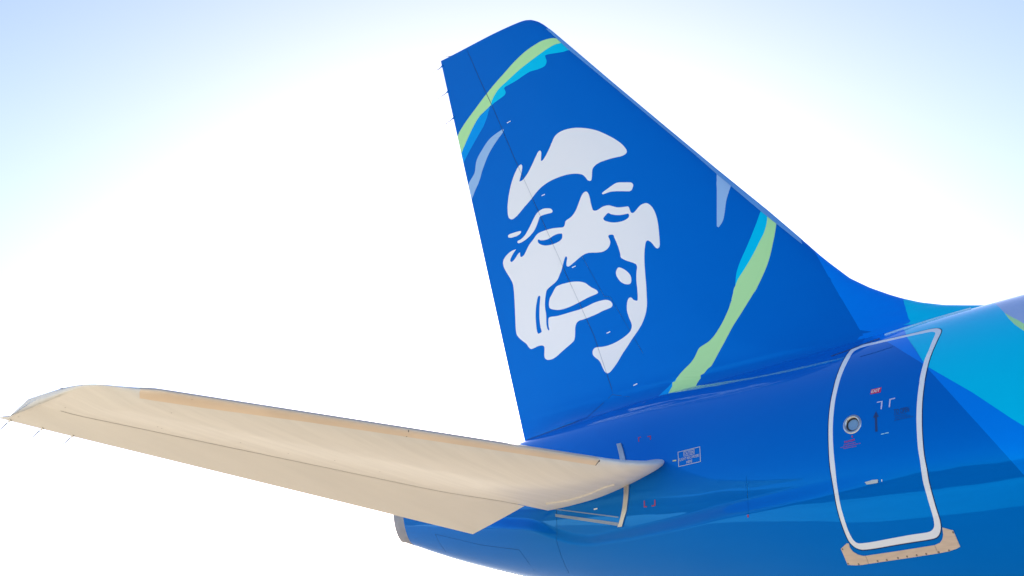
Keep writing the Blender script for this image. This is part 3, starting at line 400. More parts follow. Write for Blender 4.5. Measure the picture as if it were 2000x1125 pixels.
[-6.399,4.633],[-6.371,4.648],[-6.342,4.661],[-6.311,4.672],[-6.279,4.68],[-6.248,4.686],[-6.214,4.687],[-6.18,4.686],[-6.156,4.685],[-6.173,4.673],[-6.197,4.655],[-6.22,4.636],
[-6.241,4.615],[-6.262,4.593],[-6.278,4.574],[-6.287,4.56],[-6.294,4.546],[-6.295,4.533],[-6.29,4.522],[-6.28,4.511],[-6.272,4.504],[-6.262,4.505],[-6.247,4.506],[-6.232,4.51],
[-6.215,4.519],[-6.197,4.531],[-6.179,4.544],[-6.159,4.56],[-6.14,4.577],[-6.121,4.591],[-6.103,4.599],[-6.085,4.604],[-6.072,4.608],[-6.073,4.598],[-6.074,4.584],[-6.074,4.57],
[-6.071,4.555],[-6.067,4.539],[-6.064,4.528],[-6.055,4.526],[-6.042,4.523],[-6.028,4.522],[-6.014,4.526],[-5.998,4.533],[-5.982,4.542],[-5.967,4.557],[-5.952,4.575],[-5.934,4.596],
[-5.916,4.619],[-5.895,4.643],[-5.871,4.667],[-5.842,4.689],[-5.809,4.709],[-5.779,4.729],[-5.752,4.749],[-5.727,4.769],[-5.702,4.785],[-5.679,4.794],[-5.656,4.799],[-5.628,4.802],
[-5.589,4.803],[-5.544,4.802],[-5.498,4.8],[-5.451,4.796],[-5.403,4.791],[-5.355,4.784],[-5.305,4.774],[-5.256,4.762],[-5.216,4.752],[-5.195,4.746],[-5.176,4.741],[-5.161,4.738],
[-5.149,4.738],[-5.14,4.74],[-5.131,4.744],[-5.123,4.751],[-5.117,4.76],[-5.11,4.77],[-5.106,4.785],[-5.102,4.801],[-5.096,4.814],[-5.086,4.822],[-5.074,4.827],[-5.059,4.831],
[-5.04,4.835],[-5.019,4.839],[-4.998,4.845],[-4.978,4.852],[-4.957,4.862],[-4.937,4.875],[-4.915,4.892],[-4.894,4.913],[-4.874,4.936],[-4.856,4.96],[-4.839,4.987],[-4.822,5.015],
[-4.805,5.046],[-4.787,5.077],[-4.77,5.104],[-4.754,5.126],[-4.737,5.143],[-4.72,5.156],[-4.703,5.163],[-4.685,5.166]],[[-5.445,3.739],[-5.418,3.769],[-5.386,3.806],[-5.355,3.833],
[-5.328,3.844],[-5.3,3.847],[-5.269,3.848],[-5.235,3.849],[-5.198,3.847],[-5.159,3.843],[-5.115,3.84],[-5.068,3.836],[-5.022,3.829],[-4.977,3.82],[-4.932,3.809],[-4.888,3.796],
[-4.846,3.78],[-4.805,3.761],[-4.771,3.743],[-4.746,3.724],[-4.727,3.706],[-4.708,3.687],[-4.688,3.669],[-4.667,3.652],[-4.645,3.634],[-4.62,3.617],[-4.593,3.599],[-4.57,3.583],
[-4.555,3.568],[-4.543,3.554],[-4.536,3.542],[-4.535,3.532],[-4.539,3.524],[-4.549,3.518],[-4.573,3.515],[-4.606,3.513],[-4.641,3.512],[-4.674,3.509],[-4.709,3.507],[-4.747,3.503],
[-4.79,3.496],[-4.836,3.489],[-4.882,3.482],[-4.927,3.476],[-4.973,3.47],[-5.018,3.465],[-5.064,3.461],[-5.109,3.458],[-5.155,3.457],[-5.202,3.457],[-5.249,3.46],[-5.293,3.465],
[-5.333,3.473],[-5.37,3.484],[-5.403,3.496],[-5.435,3.508],[-5.464,3.522],[-5.485,3.535],[-5.497,3.546],[-5.503,3.558],[-5.506,3.572],[-5.508,3.588],[-5.508,3.606],[-5.506,3.626],
[-5.501,3.649],[-5.494,3.674],[-5.484,3.696],[-5.473,3.711],[-5.46,3.724]],[[-4.124,3.801],[-4.097,3.789],[-4.065,3.769],[-4.035,3.747],[-4.009,3.725],[-3.986,3.702],[-3.965,3.68],
[-3.949,3.659],[-3.935,3.638],[-3.925,3.617],[-3.919,3.595],[-3.915,3.573],[-3.915,3.553],[-3.918,3.534],[-3.924,3.518],[-3.933,3.507],[-3.945,3.501],[-3.96,3.5],[-3.978,3.502],
[-4.0,3.509],[-4.025,3.519],[-4.05,3.532],[-4.075,3.549],[-4.099,3.57],[-4.121,3.593],[-4.14,3.62],[-4.157,3.649],[-4.171,3.675],[-4.179,3.695],[-4.183,3.713],[-4.184,3.73],
[-4.182,3.748],[-4.175,3.764],[-4.166,3.777],[-4.155,3.79],[-4.142,3.8]],[[-5.35,5.074],[-5.349,5.062],[-5.353,5.051],[-5.364,5.045],[-5.383,5.045],[-5.409,5.049],[-5.438,5.053],
[-5.478,5.057],[-5.524,5.062],[-5.563,5.064],[-5.585,5.064],[-5.604,5.063],[-5.619,5.058],[-5.628,5.05],[-5.634,5.039],[-5.641,5.026],[-5.653,5.004],[-5.667,4.977],[-5.683,4.951],
[-5.7,4.926],[-5.718,4.902],[-5.738,4.88],[-5.757,4.862],[-5.779,4.847],[-5.804,4.832],[-5.836,4.815],[-5.873,4.799],[-5.91,4.786],[-5.946,4.776],[-5.982,4.769],[-6.015,4.765],
[-6.042,4.762],[-6.067,4.762],[-6.088,4.764],[-6.102,4.77],[-6.114,4.779],[-6.121,4.786],[-6.121,4.792],[-6.119,4.802],[-6.112,4.809],[-6.096,4.811],[-6.074,4.811],[-6.052,4.814],
[-6.022,4.822],[-5.99,4.834],[-5.958,4.85],[-5.93,4.871],[-5.903,4.896],[-5.877,4.923],[-5.849,4.953],[-5.822,4.984],[-5.794,5.016],[-5.767,5.049],[-5.739,5.081],[-5.713,5.108],
[-5.691,5.126],[-5.67,5.14],[-5.647,5.15],[-5.619,5.159],[-5.589,5.165],[-5.557,5.167],[-5.524,5.164],[-5.489,5.157],[-5.458,5.148],[-5.43,5.139],[-5.405,5.128],[-5.385,5.117],
[-5.369,5.103],[-5.356,5.088]],[[-6.032,4.936],[-6.037,4.928],[-6.047,4.919],[-6.06,4.911],[-6.078,4.905],[-6.102,4.901],[-6.126,4.898],[-6.152,4.898],[-6.179,4.9],[-6.205,4.903],
[-6.234,4.906],[-6.262,4.91],[-6.285,4.916],[-6.3,4.922],[-6.313,4.93],[-6.321,4.939],[-6.323,4.963],[-6.314,4.969],[-6.3,4.974],[-6.282,4.977],[-6.255,4.976],[-6.223,4.974],
[-6.189,4.971],[-6.152,4.969],[-6.114,4.966],[-6.084,4.962],[-6.066,4.959],[-6.05,4.955],[-6.039,4.952]]],"holes":[[[-4.269,4.69],[-4.252,4.683],[-4.235,4.668],[-4.216,4.654],
[-4.19,4.641],[-4.161,4.627],[-4.13,4.614],[-4.095,4.602],[-4.058,4.591],[-4.023,4.583],[-3.991,4.578],[-3.962,4.575],[-3.938,4.573],[-3.924,4.571],[-3.911,4.568],[-3.902,4.566],
[-3.898,4.557],[-3.893,4.544],[-3.891,4.531],[-3.894,4.52],[-3.9,4.508],[-3.91,4.5],[-3.93,4.492],[-3.956,4.486],[-3.986,4.482],[-4.02,4.482],[-4.057,4.485],[-4.094,4.49],
[-4.13,4.497],[-4.166,4.507],[-4.202,4.519],[-4.24,4.535],[-4.278,4.554],[-4.309,4.571],[-4.329,4.584],[-4.345,4.598],[-4.356,4.61],[-4.362,4.634],[-4.354,4.644],[-4.341,4.653],
[-4.326,4.663],[-4.309,4.674],[-4.288,4.685]],[[-5.663,4.698],[-5.653,4.69],[-5.638,4.679],[-5.621,4.669],[-5.595,4.661],[-5.565,4.653],[-5.535,4.648],[-5.507,4.644],
[-5.479,4.643],[-5.449,4.644],[-5.416,4.649],[-5.382,4.658],[-5.348,4.664],[-5.314,4.665],[-5.28,4.665],[-5.249,4.662],[-5.221,4.657],[-5.197,4.65],[-5.18,4.645],[-5.176,4.636],
[-5.172,4.623],[-5.171,4.609],[-5.172,4.594],[-5.176,4.577],[-5.184,4.563],[-5.199,4.552],[-5.218,4.543],[-5.242,4.536],[-5.272,4.532],[-5.306,4.529],[-5.341,4.529],[-5.379,4.53],
[-5.418,4.533],[-5.455,4.539],[-5.49,4.546],[-5.523,4.555],[-5.554,4.566],[-5.585,4.58],[-5.614,4.596],[-5.639,4.612],[-5.657,4.628],[-5.67,4.644],[-5.68,4.658],[-5.684,4.684],
[-5.678,4.69],[-5.669,4.695]],[[-5.708,3.799],[-5.68,3.781],[-5.679,3.767],[-5.682,3.748],[-5.686,3.728],[-5.691,3.695],[-5.698,3.655],[-5.704,3.614],[-5.708,3.572],[-5.712,3.53],
[-5.714,3.487],[-5.715,3.443],[-5.713,3.398],[-5.71,3.357],[-5.704,3.318],[-5.697,3.283],[-5.69,3.255],[-5.686,3.242],[-5.683,3.231],[-5.684,3.222],[-5.692,3.216],[-5.706,3.212],
[-5.719,3.209],[-5.733,3.208],[-5.747,3.208],[-5.757,3.208],[-5.763,3.217],[-5.771,3.23],[-5.778,3.245],[-5.783,3.276],[-5.788,3.316],[-5.791,3.356],[-5.794,3.391],[-5.796,3.427],
[-5.797,3.465],[-5.795,3.507],[-5.791,3.551],[-5.786,3.592],[-5.78,3.629],[-5.772,3.663],[-5.763,3.694],[-5.754,3.725],[-5.745,3.752],[-5.735,3.774],[-5.726,3.785],
[-5.715,3.794]]],"le_in":[[-5.438,8.357],[-5.322,8.209],[-5.208,8.064],[-5.096,7.921],[-4.986,7.78],[-4.888,7.663],[-4.79,7.547],[-4.694,7.432],[-4.599,7.319],[-4.505,7.207],
[-4.412,7.096],[-4.32,6.986],[-4.229,6.877],[-4.139,6.769],[-4.053,6.667],[-3.969,6.565],[-3.885,6.465],[-3.802,6.365],[-3.72,6.267],[-3.639,6.169],[-3.558,6.072],[-3.478,5.976],
[-3.399,5.881],[-3.32,5.787],[-3.243,5.694],[-3.165,5.601],[-3.089,5.509],[-3.013,5.418],[-2.938,5.328],[-2.864,5.239],[-2.789,5.146],[-2.714,5.053],[-2.64,4.962],[-2.567,4.871],
[-2.495,4.781],[-2.424,4.696],[-2.354,4.611],[-2.284,4.527],[-2.216,4.444],[-2.147,4.361],[-2.08,4.279],[-2.013,4.198],[-1.946,4.118],[-1.88,4.038],[-1.81,3.957],[-1.741,3.877],
[-1.672,3.797],[-1.604,3.718],[-1.537,3.64],[-1.47,3.562],[-1.404,3.485],[-1.338,3.409],[-1.37,3.51]],"rud":[[-7.17,8.668],[-7.11,8.527],[-7.05,8.385],[-6.991,8.245],
[-6.932,8.106],[-6.873,7.968],[-6.807,7.824],[-6.742,7.682],[-6.678,7.541],[-6.614,7.401],[-6.551,7.262],[-6.498,7.135],[-6.445,7.01],[-6.393,6.885],[-6.342,6.761],[-6.29,6.638],
[-6.239,6.516],[-6.189,6.395],[-6.139,6.275],[-6.084,6.151],[-6.03,6.028],[-5.976,5.907],[-5.923,5.786],[-5.87,5.666],[-5.817,5.547],[-5.765,5.429],[-5.714,5.312],[-5.662,5.196],
[-5.611,5.081],[-5.561,4.966],[-5.513,4.855],[-5.465,4.745],[-5.417,4.636],[-5.37,4.527],[-5.323,4.42],[-5.276,4.313],[-5.23,4.206],[-5.184,4.101],[-5.139,3.996],[-5.093,3.892],
[-5.048,3.792],[-5.003,3.691],[-4.959,3.592],[-4.915,3.493],[-4.871,3.395],[-4.827,3.298],[-4.784,3.201],[-4.741,3.105],[-4.698,3.009],[-4.656,2.915],[-4.626,2.82],[-4.596,2.727],
[-4.567,2.634],[-4.538,2.542],[-4.51,2.45],[-4.481,2.359],[-4.453,2.268],[-4.425,2.178],[-4.397,2.088],[-4.366,1.997],[-4.467,1.949],[-4.561,1.898],[-4.649,1.843],[-4.73,1.785],
[-4.793,1.719],[-4.893,1.704],[-5.0,1.691],[-5.123,1.684],[-5.253,1.68],[-5.389,1.677],[-5.529,1.675],[-5.671,1.673],[-5.811,1.669],[-5.948,1.664],[-6.079,1.656]],
"seams":[[[-5.083,4.748],[-5.019,4.604],[-4.955,4.461],[-4.9,4.356],[-4.846,4.252],[-4.792,4.149],[-4.738,4.047],[-4.685,3.945],[-4.631,3.844],[-4.579,3.744],[-4.527,3.645],
[-4.475,3.546],[-4.424,3.448],[-4.311,3.403],[-4.257,3.304],[-4.204,3.206],[-4.151,3.109],[-4.098,3.012],[-4.046,2.917],[-3.995,2.821],[-3.944,2.728],[-3.894,2.634],[-3.844,2.542],
[-3.795,2.45]],[[-4.367,1.983],[-4.223,1.939],[-4.073,1.893]]],"ticks":[[[-6.264,6.921],[-6.182,6.925],[-6.18,6.909],[-6.26,6.906]],[[-5.564,5.399],[-5.494,5.401],[-5.491,5.386],
[-5.561,5.384]],[[-5.011,4.056],[-4.939,4.061],[-4.936,4.046],[-5.008,4.042]],[[-4.419,2.895],[-4.352,2.903],[-4.349,2.888],[-4.416,2.882]],[[-4.007,2.047],[-3.937,2.059],
[-3.934,2.045],[-4.004,2.032]]],"Bd":{"door_out":[[-0.4927,0.6331],[-0.4888,0.666],[-0.4845,0.7038],[-0.4805,0.7412],[-0.4761,0.7765],[-0.4716,0.8112],[-0.4677,0.844],
[-0.4643,0.8735],[-0.4606,0.8999],[-0.4562,0.9242],[-0.4519,0.9467],[-0.4463,0.9662],[-0.4358,0.982],[-0.4192,0.9928],[-0.3969,0.9987],[-0.3683,1.0008],[-0.3266,0.9991],
[-0.276,0.9938],[-0.2192,0.9882],[-0.1391,0.9817],[-0.0469,0.9746],[0.0442,0.968],[0.1318,0.9617],[0.2185,0.9555],[0.2982,0.9509],[0.3712,0.9486],[0.4378,0.9475],[0.4924,0.9457],
[0.5248,0.943],[0.5543,0.9391],[0.5802,0.9341],[0.6005,0.9285],[0.6192,0.9216],[0.6361,0.9133],[0.6518,0.9021],[0.6656,0.89],[0.6748,0.8816],[0.6778,0.8728],[0.6816,0.8604],
[0.6833,0.8481],[0.6811,0.8227],[0.6759,0.7925],[0.6696,0.7628],[0.6629,0.7345],[0.6554,0.7064],[0.648,0.6804],[0.6414,0.6568],[0.6353,0.6348],[0.6298,0.6141],[0.6252,0.5956],
[0.6216,0.5783],[0.6178,0.5596],[0.6137,0.5384],[0.6094,0.516],[0.6051,0.4934],[0.6004,0.4678],[0.5953,0.4421],[0.5915,0.4244],[0.5936,0.4323],[0.5964,0.4432],[0.5984,0.4513],
[0.5943,0.4225],[0.5875,0.3829],[0.5811,0.3458],[0.5769,0.3155],[0.5737,0.287],[0.5707,0.2591],[0.5677,0.2311],[0.5649,0.2035],[0.5625,0.1763],[0.5603,0.1496],[0.5585,0.1232],
[0.557,0.0964],[0.5556,0.0684],[0.5544,0.04],[0.5541,0.013],[0.5558,-0.0112],[0.5586,-0.0335],[0.5607,-0.0551],[0.5608,-0.0759],[0.5602,-0.096],[0.5605,-0.1161],[0.5624,-0.1361],
[0.5652,-0.1561],[0.5683,-0.1773],[0.5719,-0.2008],[0.5757,-0.2256],[0.5793,-0.2486],[0.5831,-0.2693],[0.587,-0.2882],[0.589,-0.3049],[0.5888,-0.3179],[0.587,-0.3296],
[0.5832,-0.3405],[0.5774,-0.3513],[0.5696,-0.3614],[0.5594,-0.3706],[0.5471,-0.379],[0.5325,-0.3865],[0.5152,-0.3925],[0.4951,-0.3965],[0.4721,-0.399],[0.446,-0.4008],
[0.3866,-0.4039],[0.3106,-0.4073],[0.2326,-0.4112],[0.1548,-0.4155],[0.0749,-0.4204],[0.0005,-0.4252],[-0.0648,-0.4302],[-0.1241,-0.435],[-0.1796,-0.4391],[-0.2333,-0.4427],
[-0.283,-0.4455],[-0.3242,-0.4467],[-0.3501,-0.4458],[-0.3715,-0.4433],[-0.3908,-0.4394],[-0.4088,-0.434],[-0.4248,-0.4273],[-0.4387,-0.4192],[-0.4505,-0.4101],[-0.4604,-0.3997],
[-0.4687,-0.3872],[-0.476,-0.3711],[-0.4822,-0.3525],[-0.4878,-0.3323],[-0.4934,-0.3104],[-0.4986,-0.287],[-0.5029,-0.2636],[-0.5061,-0.2406],[-0.5084,-0.2177],[-0.51,-0.1954],
[-0.5107,-0.1744],[-0.5107,-0.1541],[-0.5114,-0.133],[-0.514,-0.1104],[-0.5176,-0.0869],[-0.5211,-0.0634],[-0.524,-0.0405],[-0.5266,-0.0175],[-0.5285,0.0065],[-0.5291,0.0324],
[-0.5291,0.0591],[-0.5287,0.0874],[-0.5278,0.1183],[-0.5269,0.1509],[-0.5261,0.1833],[-0.5256,0.2147],[-0.5251,0.2459],[-0.5242,0.2768],[-0.5231,0.3072],[-0.5216,0.3374],
[-0.5196,0.3681],[-0.5169,0.4],[-0.5139,0.4326],[-0.5104,0.4652],[-0.506,0.4983],[-0.5011,0.5315],[-0.4975,0.5621],[-0.4961,0.5864],[-0.4951,0.6081]],"door_in":[[-0.4337,0.632],
[-0.4281,0.6626],[-0.4219,0.6954],[-0.4163,0.7275],[-0.4108,0.7577],[-0.4055,0.7869],[-0.4016,0.8145],[-0.3996,0.8401],[-0.3985,0.8637],[-0.3962,0.8842],[-0.3925,0.8998],
[-0.3868,0.9116],[-0.3764,0.9214],[-0.3596,0.9305],[-0.3375,0.9378],[-0.3101,0.9427],[-0.2772,0.9449],[-0.239,0.9448],[-0.1949,0.9433],[-0.1187,0.9399],[-0.0273,0.9352],
[0.0633,0.9304],[0.1502,0.9256],[0.2364,0.9206],[0.3148,0.9159],[0.3859,0.9114],[0.4497,0.9071],[0.4996,0.9033],[0.5227,0.9013],[0.5434,0.8989],[0.5619,0.8953],[0.5787,0.8891],
[0.5943,0.8815],[0.605,0.8761],[0.6098,0.8701],[0.6162,0.8617],[0.6199,0.8532],[0.62,0.8311],[0.6171,0.8039],[0.6134,0.7757],[0.6099,0.7467],[0.6053,0.717],[0.5995,0.6899],
[0.592,0.6664],[0.5837,0.6447],[0.5762,0.6235],[0.5703,0.6022],[0.5653,0.5812],[0.5605,0.5608],[0.5557,0.5407],[0.5513,0.521],[0.5471,0.5017],[0.5431,0.4805],[0.5393,0.4597],
[0.5365,0.4454],[0.5391,0.4535],[0.5426,0.4646],[0.545,0.4728],[0.5412,0.4495],[0.5352,0.4171],[0.5292,0.3847],[0.5246,0.3546],[0.5203,0.3245],[0.5163,0.2956],[0.513,0.2687],
[0.5102,0.2429],[0.5079,0.2167],[0.506,0.1896],[0.5045,0.1621],[0.5029,0.135],[0.5011,0.1079],[0.4993,0.0811],[0.4985,0.0558],[0.4997,0.0335],[0.5019,0.0126],[0.5035,-0.0105],
[0.5029,-0.0403],[0.501,-0.0732],[0.5002,-0.1027],[0.5019,-0.1248],[0.5051,-0.1439],[0.5088,-0.1642],[0.5128,-0.1881],[0.517,-0.2131],[0.5206,-0.2359],[0.5239,-0.255],
[0.5267,-0.2719],[0.5283,-0.2871],[0.528,-0.3006],[0.5266,-0.3126],[0.524,-0.3228],[0.5211,-0.3303],[0.5168,-0.3369],[0.5102,-0.3429],[0.5006,-0.3488],[0.4886,-0.3543],
[0.4748,-0.3588],[0.4593,-0.3621],[0.442,-0.3643],[0.4222,-0.3659],[0.3772,-0.3679],[0.3192,-0.3699],[0.2543,-0.3726],[0.18,-0.3768],[0.0984,-0.3819],[0.0223,-0.387],
[-0.0434,-0.3919],[-0.103,-0.3967],[-0.1576,-0.4009],[-0.2077,-0.4044],[-0.2526,-0.4072],[-0.2907,-0.4092],[-0.3179,-0.4106],[-0.3418,-0.4113],[-0.3622,-0.4103],[-0.3784,-0.4071],
[-0.391,-0.4021],[-0.4016,-0.3959],[-0.4104,-0.3885],[-0.4171,-0.3799],[-0.4233,-0.37],[-0.4293,-0.359],[-0.4349,-0.3468],[-0.4397,-0.3327],[-0.4448,-0.3124],[-0.4499,-0.2887],
[-0.4546,-0.2644],[-0.4589,-0.2401],[-0.4627,-0.2152],[-0.4653,-0.191],[-0.4657,-0.1676],[-0.4649,-0.1449],[-0.4652,-0.1233],[-0.4673,-0.1042],[-0.4695,-0.0863],[-0.4711,-0.0658],
[-0.4707,-0.0393],[-0.469,-0.0098],[-0.4681,0.0212],[-0.4687,0.0521],[-0.4701,0.0833],[-0.4712,0.1147],[-0.4717,0.147],[-0.472,0.1797],[-0.472,0.2115],[-0.4716,0.2414],
[-0.4707,0.2703],[-0.4694,0.2988],[-0.4676,0.3273],[-0.4653,0.3555],[-0.463,0.3834],[-0.4609,0.4109],[-0.4588,0.438],[-0.456,0.4657],[-0.4519,0.4949],[-0.4473,0.5247],
[-0.4432,0.5536],[-0.4403,0.58],[-0.4376,0.6052]],"lineB":[[-0.3016,1.15],[0.0582,0.8962],[0.3297,0.7156],[0.5557,0.5855],[0.6282,0.531],[0.7524,0.4332],[0.8655,0.3459],
[0.9703,0.2661],[1.0681,0.1919],[1.1603,0.1219],[1.2476,0.0552],[1.3305,-0.0087],[1.4097,-0.0691],[1.495,-0.1378]],"lineC":[[0.0629,1.15],[0.0983,1.15],[0.2169,0.9798],
[0.2841,0.8908],[0.5512,0.6068],[0.6257,0.5467],[0.7988,0.4605],[0.9605,0.3838],[1.1129,0.314],[1.2374,0.2515],[1.3565,0.1929],[1.4708,0.1372],[1.5731,0.0917]],
"lineG":[[1.3605,0.8949],[1.4283,0.8119],[1.5106,0.7328],[1.6057,0.6649]],"lineG2":[[1.3605,0.8949],[1.4578,0.8205],[1.5336,0.7708],[1.5947,0.7284]],"lineD":[[1.1371,1.1738],
[1.263,1.0104],[1.3605,0.8949]],"scuff":[[[-0.581,-0.4421],[-0.4939,-0.4106],[-0.4697,-0.4105],[-0.4712,-0.434],[-0.4492,-0.4574],[-0.4001,-0.4747],[-0.3454,-0.4819],
[-0.3152,-0.4805],[-0.3093,-0.5273],[-0.3783,-0.5344],[-0.4642,-0.5392],[-0.5592,-0.5383],[-0.5693,-0.4873]],[[-0.3152,-0.4805],[0.0972,-0.4525],[0.4713,-0.4317],[0.4827,-0.4754],
[0.1038,-0.4967],[-0.3093,-0.5273]],[[0.4713,-0.4317],[0.5305,-0.4219],[0.567,-0.4047],[0.5883,-0.382],[0.5942,-0.3615],[0.5993,-0.3463],[0.7003,-0.3646],[0.7137,-0.4064],
[0.7257,-0.4485],[0.6781,-0.4584],[0.5877,-0.4688],[0.4827,-0.4754]]],"rivets":[[-0.5482,-0.5306],[-0.4257,-0.531],[-0.1959,-0.5095],[-0.0883,-0.5027],[0.0416,-0.4922],
[0.1453,-0.4853],[0.2526,-0.4797],[0.3572,-0.4746],[0.6016,-0.4633],[0.695,-0.3742],[-0.562,-0.4449],[0.4921,-0.4687]],"strip":[[-3.7468,0.4558],[-3.6687,0.4548],[-3.6089,0.3735],
[-3.5693,0.3019],[-3.5127,0.1886],[-3.4837,0.0923],[-3.4892,0.0004],[-3.5158,-0.0877],[-3.5588,-0.1759],[-3.6268,-0.2519],[-3.6945,-0.3256],[-3.7727,-0.3315],[-3.6861,-0.243],
[-3.6238,-0.1529],[-3.5872,-0.064],[-3.5737,0.0032],[-3.5822,0.0971],[-3.6122,0.1951],[-3.6414,0.2646],[-3.6748,0.3375]],"bands":[[[-4.9152,-0.2291],[-4.7925,-0.2381],
[-4.6716,-0.2467],[-4.5524,-0.2551],[-4.4349,-0.2633],[-4.319,-0.2712],[-4.2048,-0.279],[-4.0922,-0.2865],[-3.9812,-0.2939],[-3.8715,-0.301],[-3.7633,-0.308]],[[-4.9504,-0.1605],
[-4.8211,-0.1701],[-4.6937,-0.1792],[-4.5683,-0.1881],[-4.4447,-0.1966],[-4.3229,-0.2049],[-4.2029,-0.213],[-4.0847,-0.2209],[-3.9682,-0.2286],[-3.8534,-0.236],[-3.74,-0.2432]]],
"bseams":[[[-4.8796,-0.1665],[-4.8949,-0.2372],[-4.9149,-0.309],[-4.9353,-0.3828],[-4.9202,-0.461],[-4.9324,-0.5405],[-4.9338,-0.6174],[-4.9418,-0.6988],[-4.9553,-0.8414],
[-4.9674,-0.9557]],[[-7.6415,-0.6331],[-7.4877,-0.6437],[-7.3364,-0.6548],[-7.1875,-0.666],[-7.041,-0.6773],[-6.8968,-0.6887],[-6.7549,-0.6999],[-6.6153,-0.7109],[-6.4707,-0.7089],
[-6.3281,-0.7072],[-6.1874,-0.7056],[-6.0486,-0.704],[-5.9115,-0.7024],[-5.7762,-0.7011],[-5.738,-0.784],[-5.7085,-0.8735],[-5.6848,-1.0574]],[[-7.6415,-0.6331],[-7.6102,-0.8358],
[-7.5776,-0.9694],[-7.5667,-1.1396]],[[-1.6461,0.0243],[-1.6492,-0.0198],[-1.6541,-0.0631],[-1.6607,-0.1061],[-1.6639,-0.1474],[-1.6568,-0.1901],[-1.6567,-0.2321]],[[-5.7088,1.15],
[-5.5443,1.1026],[-5.4635,1.1823],[-5.2759,1.1004],[-5.1349,1.0757],[-4.9985,1.0566],[-4.8657,1.0415],[-4.736,1.0294]],[[-0.2571,0.8087],[-0.1561,0.8106],[-0.0564,0.8127],
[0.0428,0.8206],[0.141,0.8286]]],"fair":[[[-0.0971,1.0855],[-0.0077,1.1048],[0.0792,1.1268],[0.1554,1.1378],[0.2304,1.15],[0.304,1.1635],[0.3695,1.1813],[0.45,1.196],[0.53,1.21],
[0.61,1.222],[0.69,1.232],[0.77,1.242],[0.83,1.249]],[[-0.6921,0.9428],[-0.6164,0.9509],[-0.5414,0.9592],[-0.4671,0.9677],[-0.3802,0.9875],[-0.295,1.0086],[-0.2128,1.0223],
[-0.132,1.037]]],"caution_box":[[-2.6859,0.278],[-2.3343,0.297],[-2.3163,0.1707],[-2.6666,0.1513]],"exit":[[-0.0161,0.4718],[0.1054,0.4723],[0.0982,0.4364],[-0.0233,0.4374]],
"arrow":[[0.0527,0.3155],[0.0541,0.1878]],"lav":[[[0.062,0.3747],[0.1281,0.3746],[0.1285,0.3677],[0.0624,0.3685]],[[0.1134,0.3694],[0.1284,0.3694],[0.1215,0.3198],[0.1065,0.3214]],
[[0.2082,0.3772],[0.2728,0.3788],[0.2733,0.3713],[0.2085,0.3704]],[[0.2084,0.3738],[0.2232,0.3738],[0.2162,0.3228],[0.2014,0.3244]]],"push":[[[0.1057,0.1695],[0.147,0.1706],
[0.1465,0.1658],[0.1051,0.1648]],[[0.153,0.1713],[0.1941,0.1721],[0.1935,0.167],[0.1524,0.1662]]],"handle":[[-0.1331,-0.0871],[-0.0419,-0.0792],[0.0197,-0.0795],[0.0172,-0.0968],
[-0.0479,-0.0992],[-0.1132,-0.1003]],"tickd":[[0.053,-0.0811],[0.063,-0.0808],[0.0617,-0.0922],[0.0524,-0.0923]],"window":[-0.2315,0.26],"window_r":[[-0.1296,0.2518],
[-0.3349,0.2684],[-0.2106,0.3212],[-0.2554,0.2011]],"open_txt":[[0.2603,0.3034],[0.4336,0.3043],[0.4326,0.2714],[0.2597,0.2731]],"open_lines":[[[0.2654,0.2678],[0.3867,0.2667]],
[[0.2708,0.2563],[0.409,0.2567]],[[0.2702,0.2454],[0.454,0.2477]],[[0.2637,0.2352],[0.4818,0.2404]]],"danger":[[-0.3335,0.1609],[-0.2022,0.1674],[-0.2005,0.1548],[-0.3316,0.1481]],
"danger_lines":[[[-0.3421,0.1379],[-0.1988,0.1422]],[[-0.3813,0.1253],[-0.1325,0.1339]],[[-0.3448,0.1162],[-0.1894,0.1199]]],"danger_arrow":[[-0.2346,0.1875],[-0.2342,0.1764]],
"red":[[[-3.3913,0.4903],[-3.3433,0.4922],[-3.3406,0.483],[-3.3886,0.481]],[[-3.3908,0.4885],[-3.3742,0.4893],[-3.3586,0.438],[-3.3746,0.4382]],[[-3.2263,0.4813],[-3.1706,0.4834],
[-3.1677,0.4733],[-3.2235,0.4712]],[[-3.1871,0.4804],[-3.1699,0.4811],[-3.1609,0.4401],[-3.1755,0.4396]],[[-3.2661,-0.1052],[-3.2479,-0.1047],[-3.2595,-0.1587],[-3.2769,-0.1598]],
[[-3.2751,-0.153],[-3.2212,-0.1501],[-3.2235,-0.1586],[-3.2774,-0.1615]],[[-3.0903,-0.102],[-3.0714,-0.1002],[-3.0814,-0.148],[-3.1005,-0.1498]],[[-3.1432,-0.1451],
[-3.0796,-0.1409],[-3.082,-0.15],[-3.1458,-0.1543]],[[-1.6783,-0.237],[-1.6523,-0.2355],[-1.6641,-0.2542],[-1.6814,-0.2551]]],"yellow":[[-2.7636,0.2119],[-2.7056,0.2136],
[-2.7051,0.2032],[-2.7631,0.2018]],"whitetick":[[-4.1597,-0.164],[-4.092,-0.1574],[-4.0949,-0.1689],[-4.1629,-0.1771]]},"Hd":{"strip":[[-5.873,6.634],[-5.937,6.588],[-5.861,6.503],
[-5.799,6.409],[-5.738,6.314],[-5.677,6.218],[-5.616,6.122],[-5.555,6.025],[-5.494,5.936],[-5.434,5.845],[-5.373,5.755],[-5.312,5.663],[-5.252,5.572],[-5.191,5.48],[-5.13,5.388],
[-5.068,5.295],[-5.007,5.202],[-4.945,5.108],[-4.881,5.006],[-4.816,4.902],[-4.75,4.798],[-4.685,4.694],[-4.619,4.589],[-4.553,4.484],[-4.487,4.378],[-4.42,4.272],[-4.354,4.165],
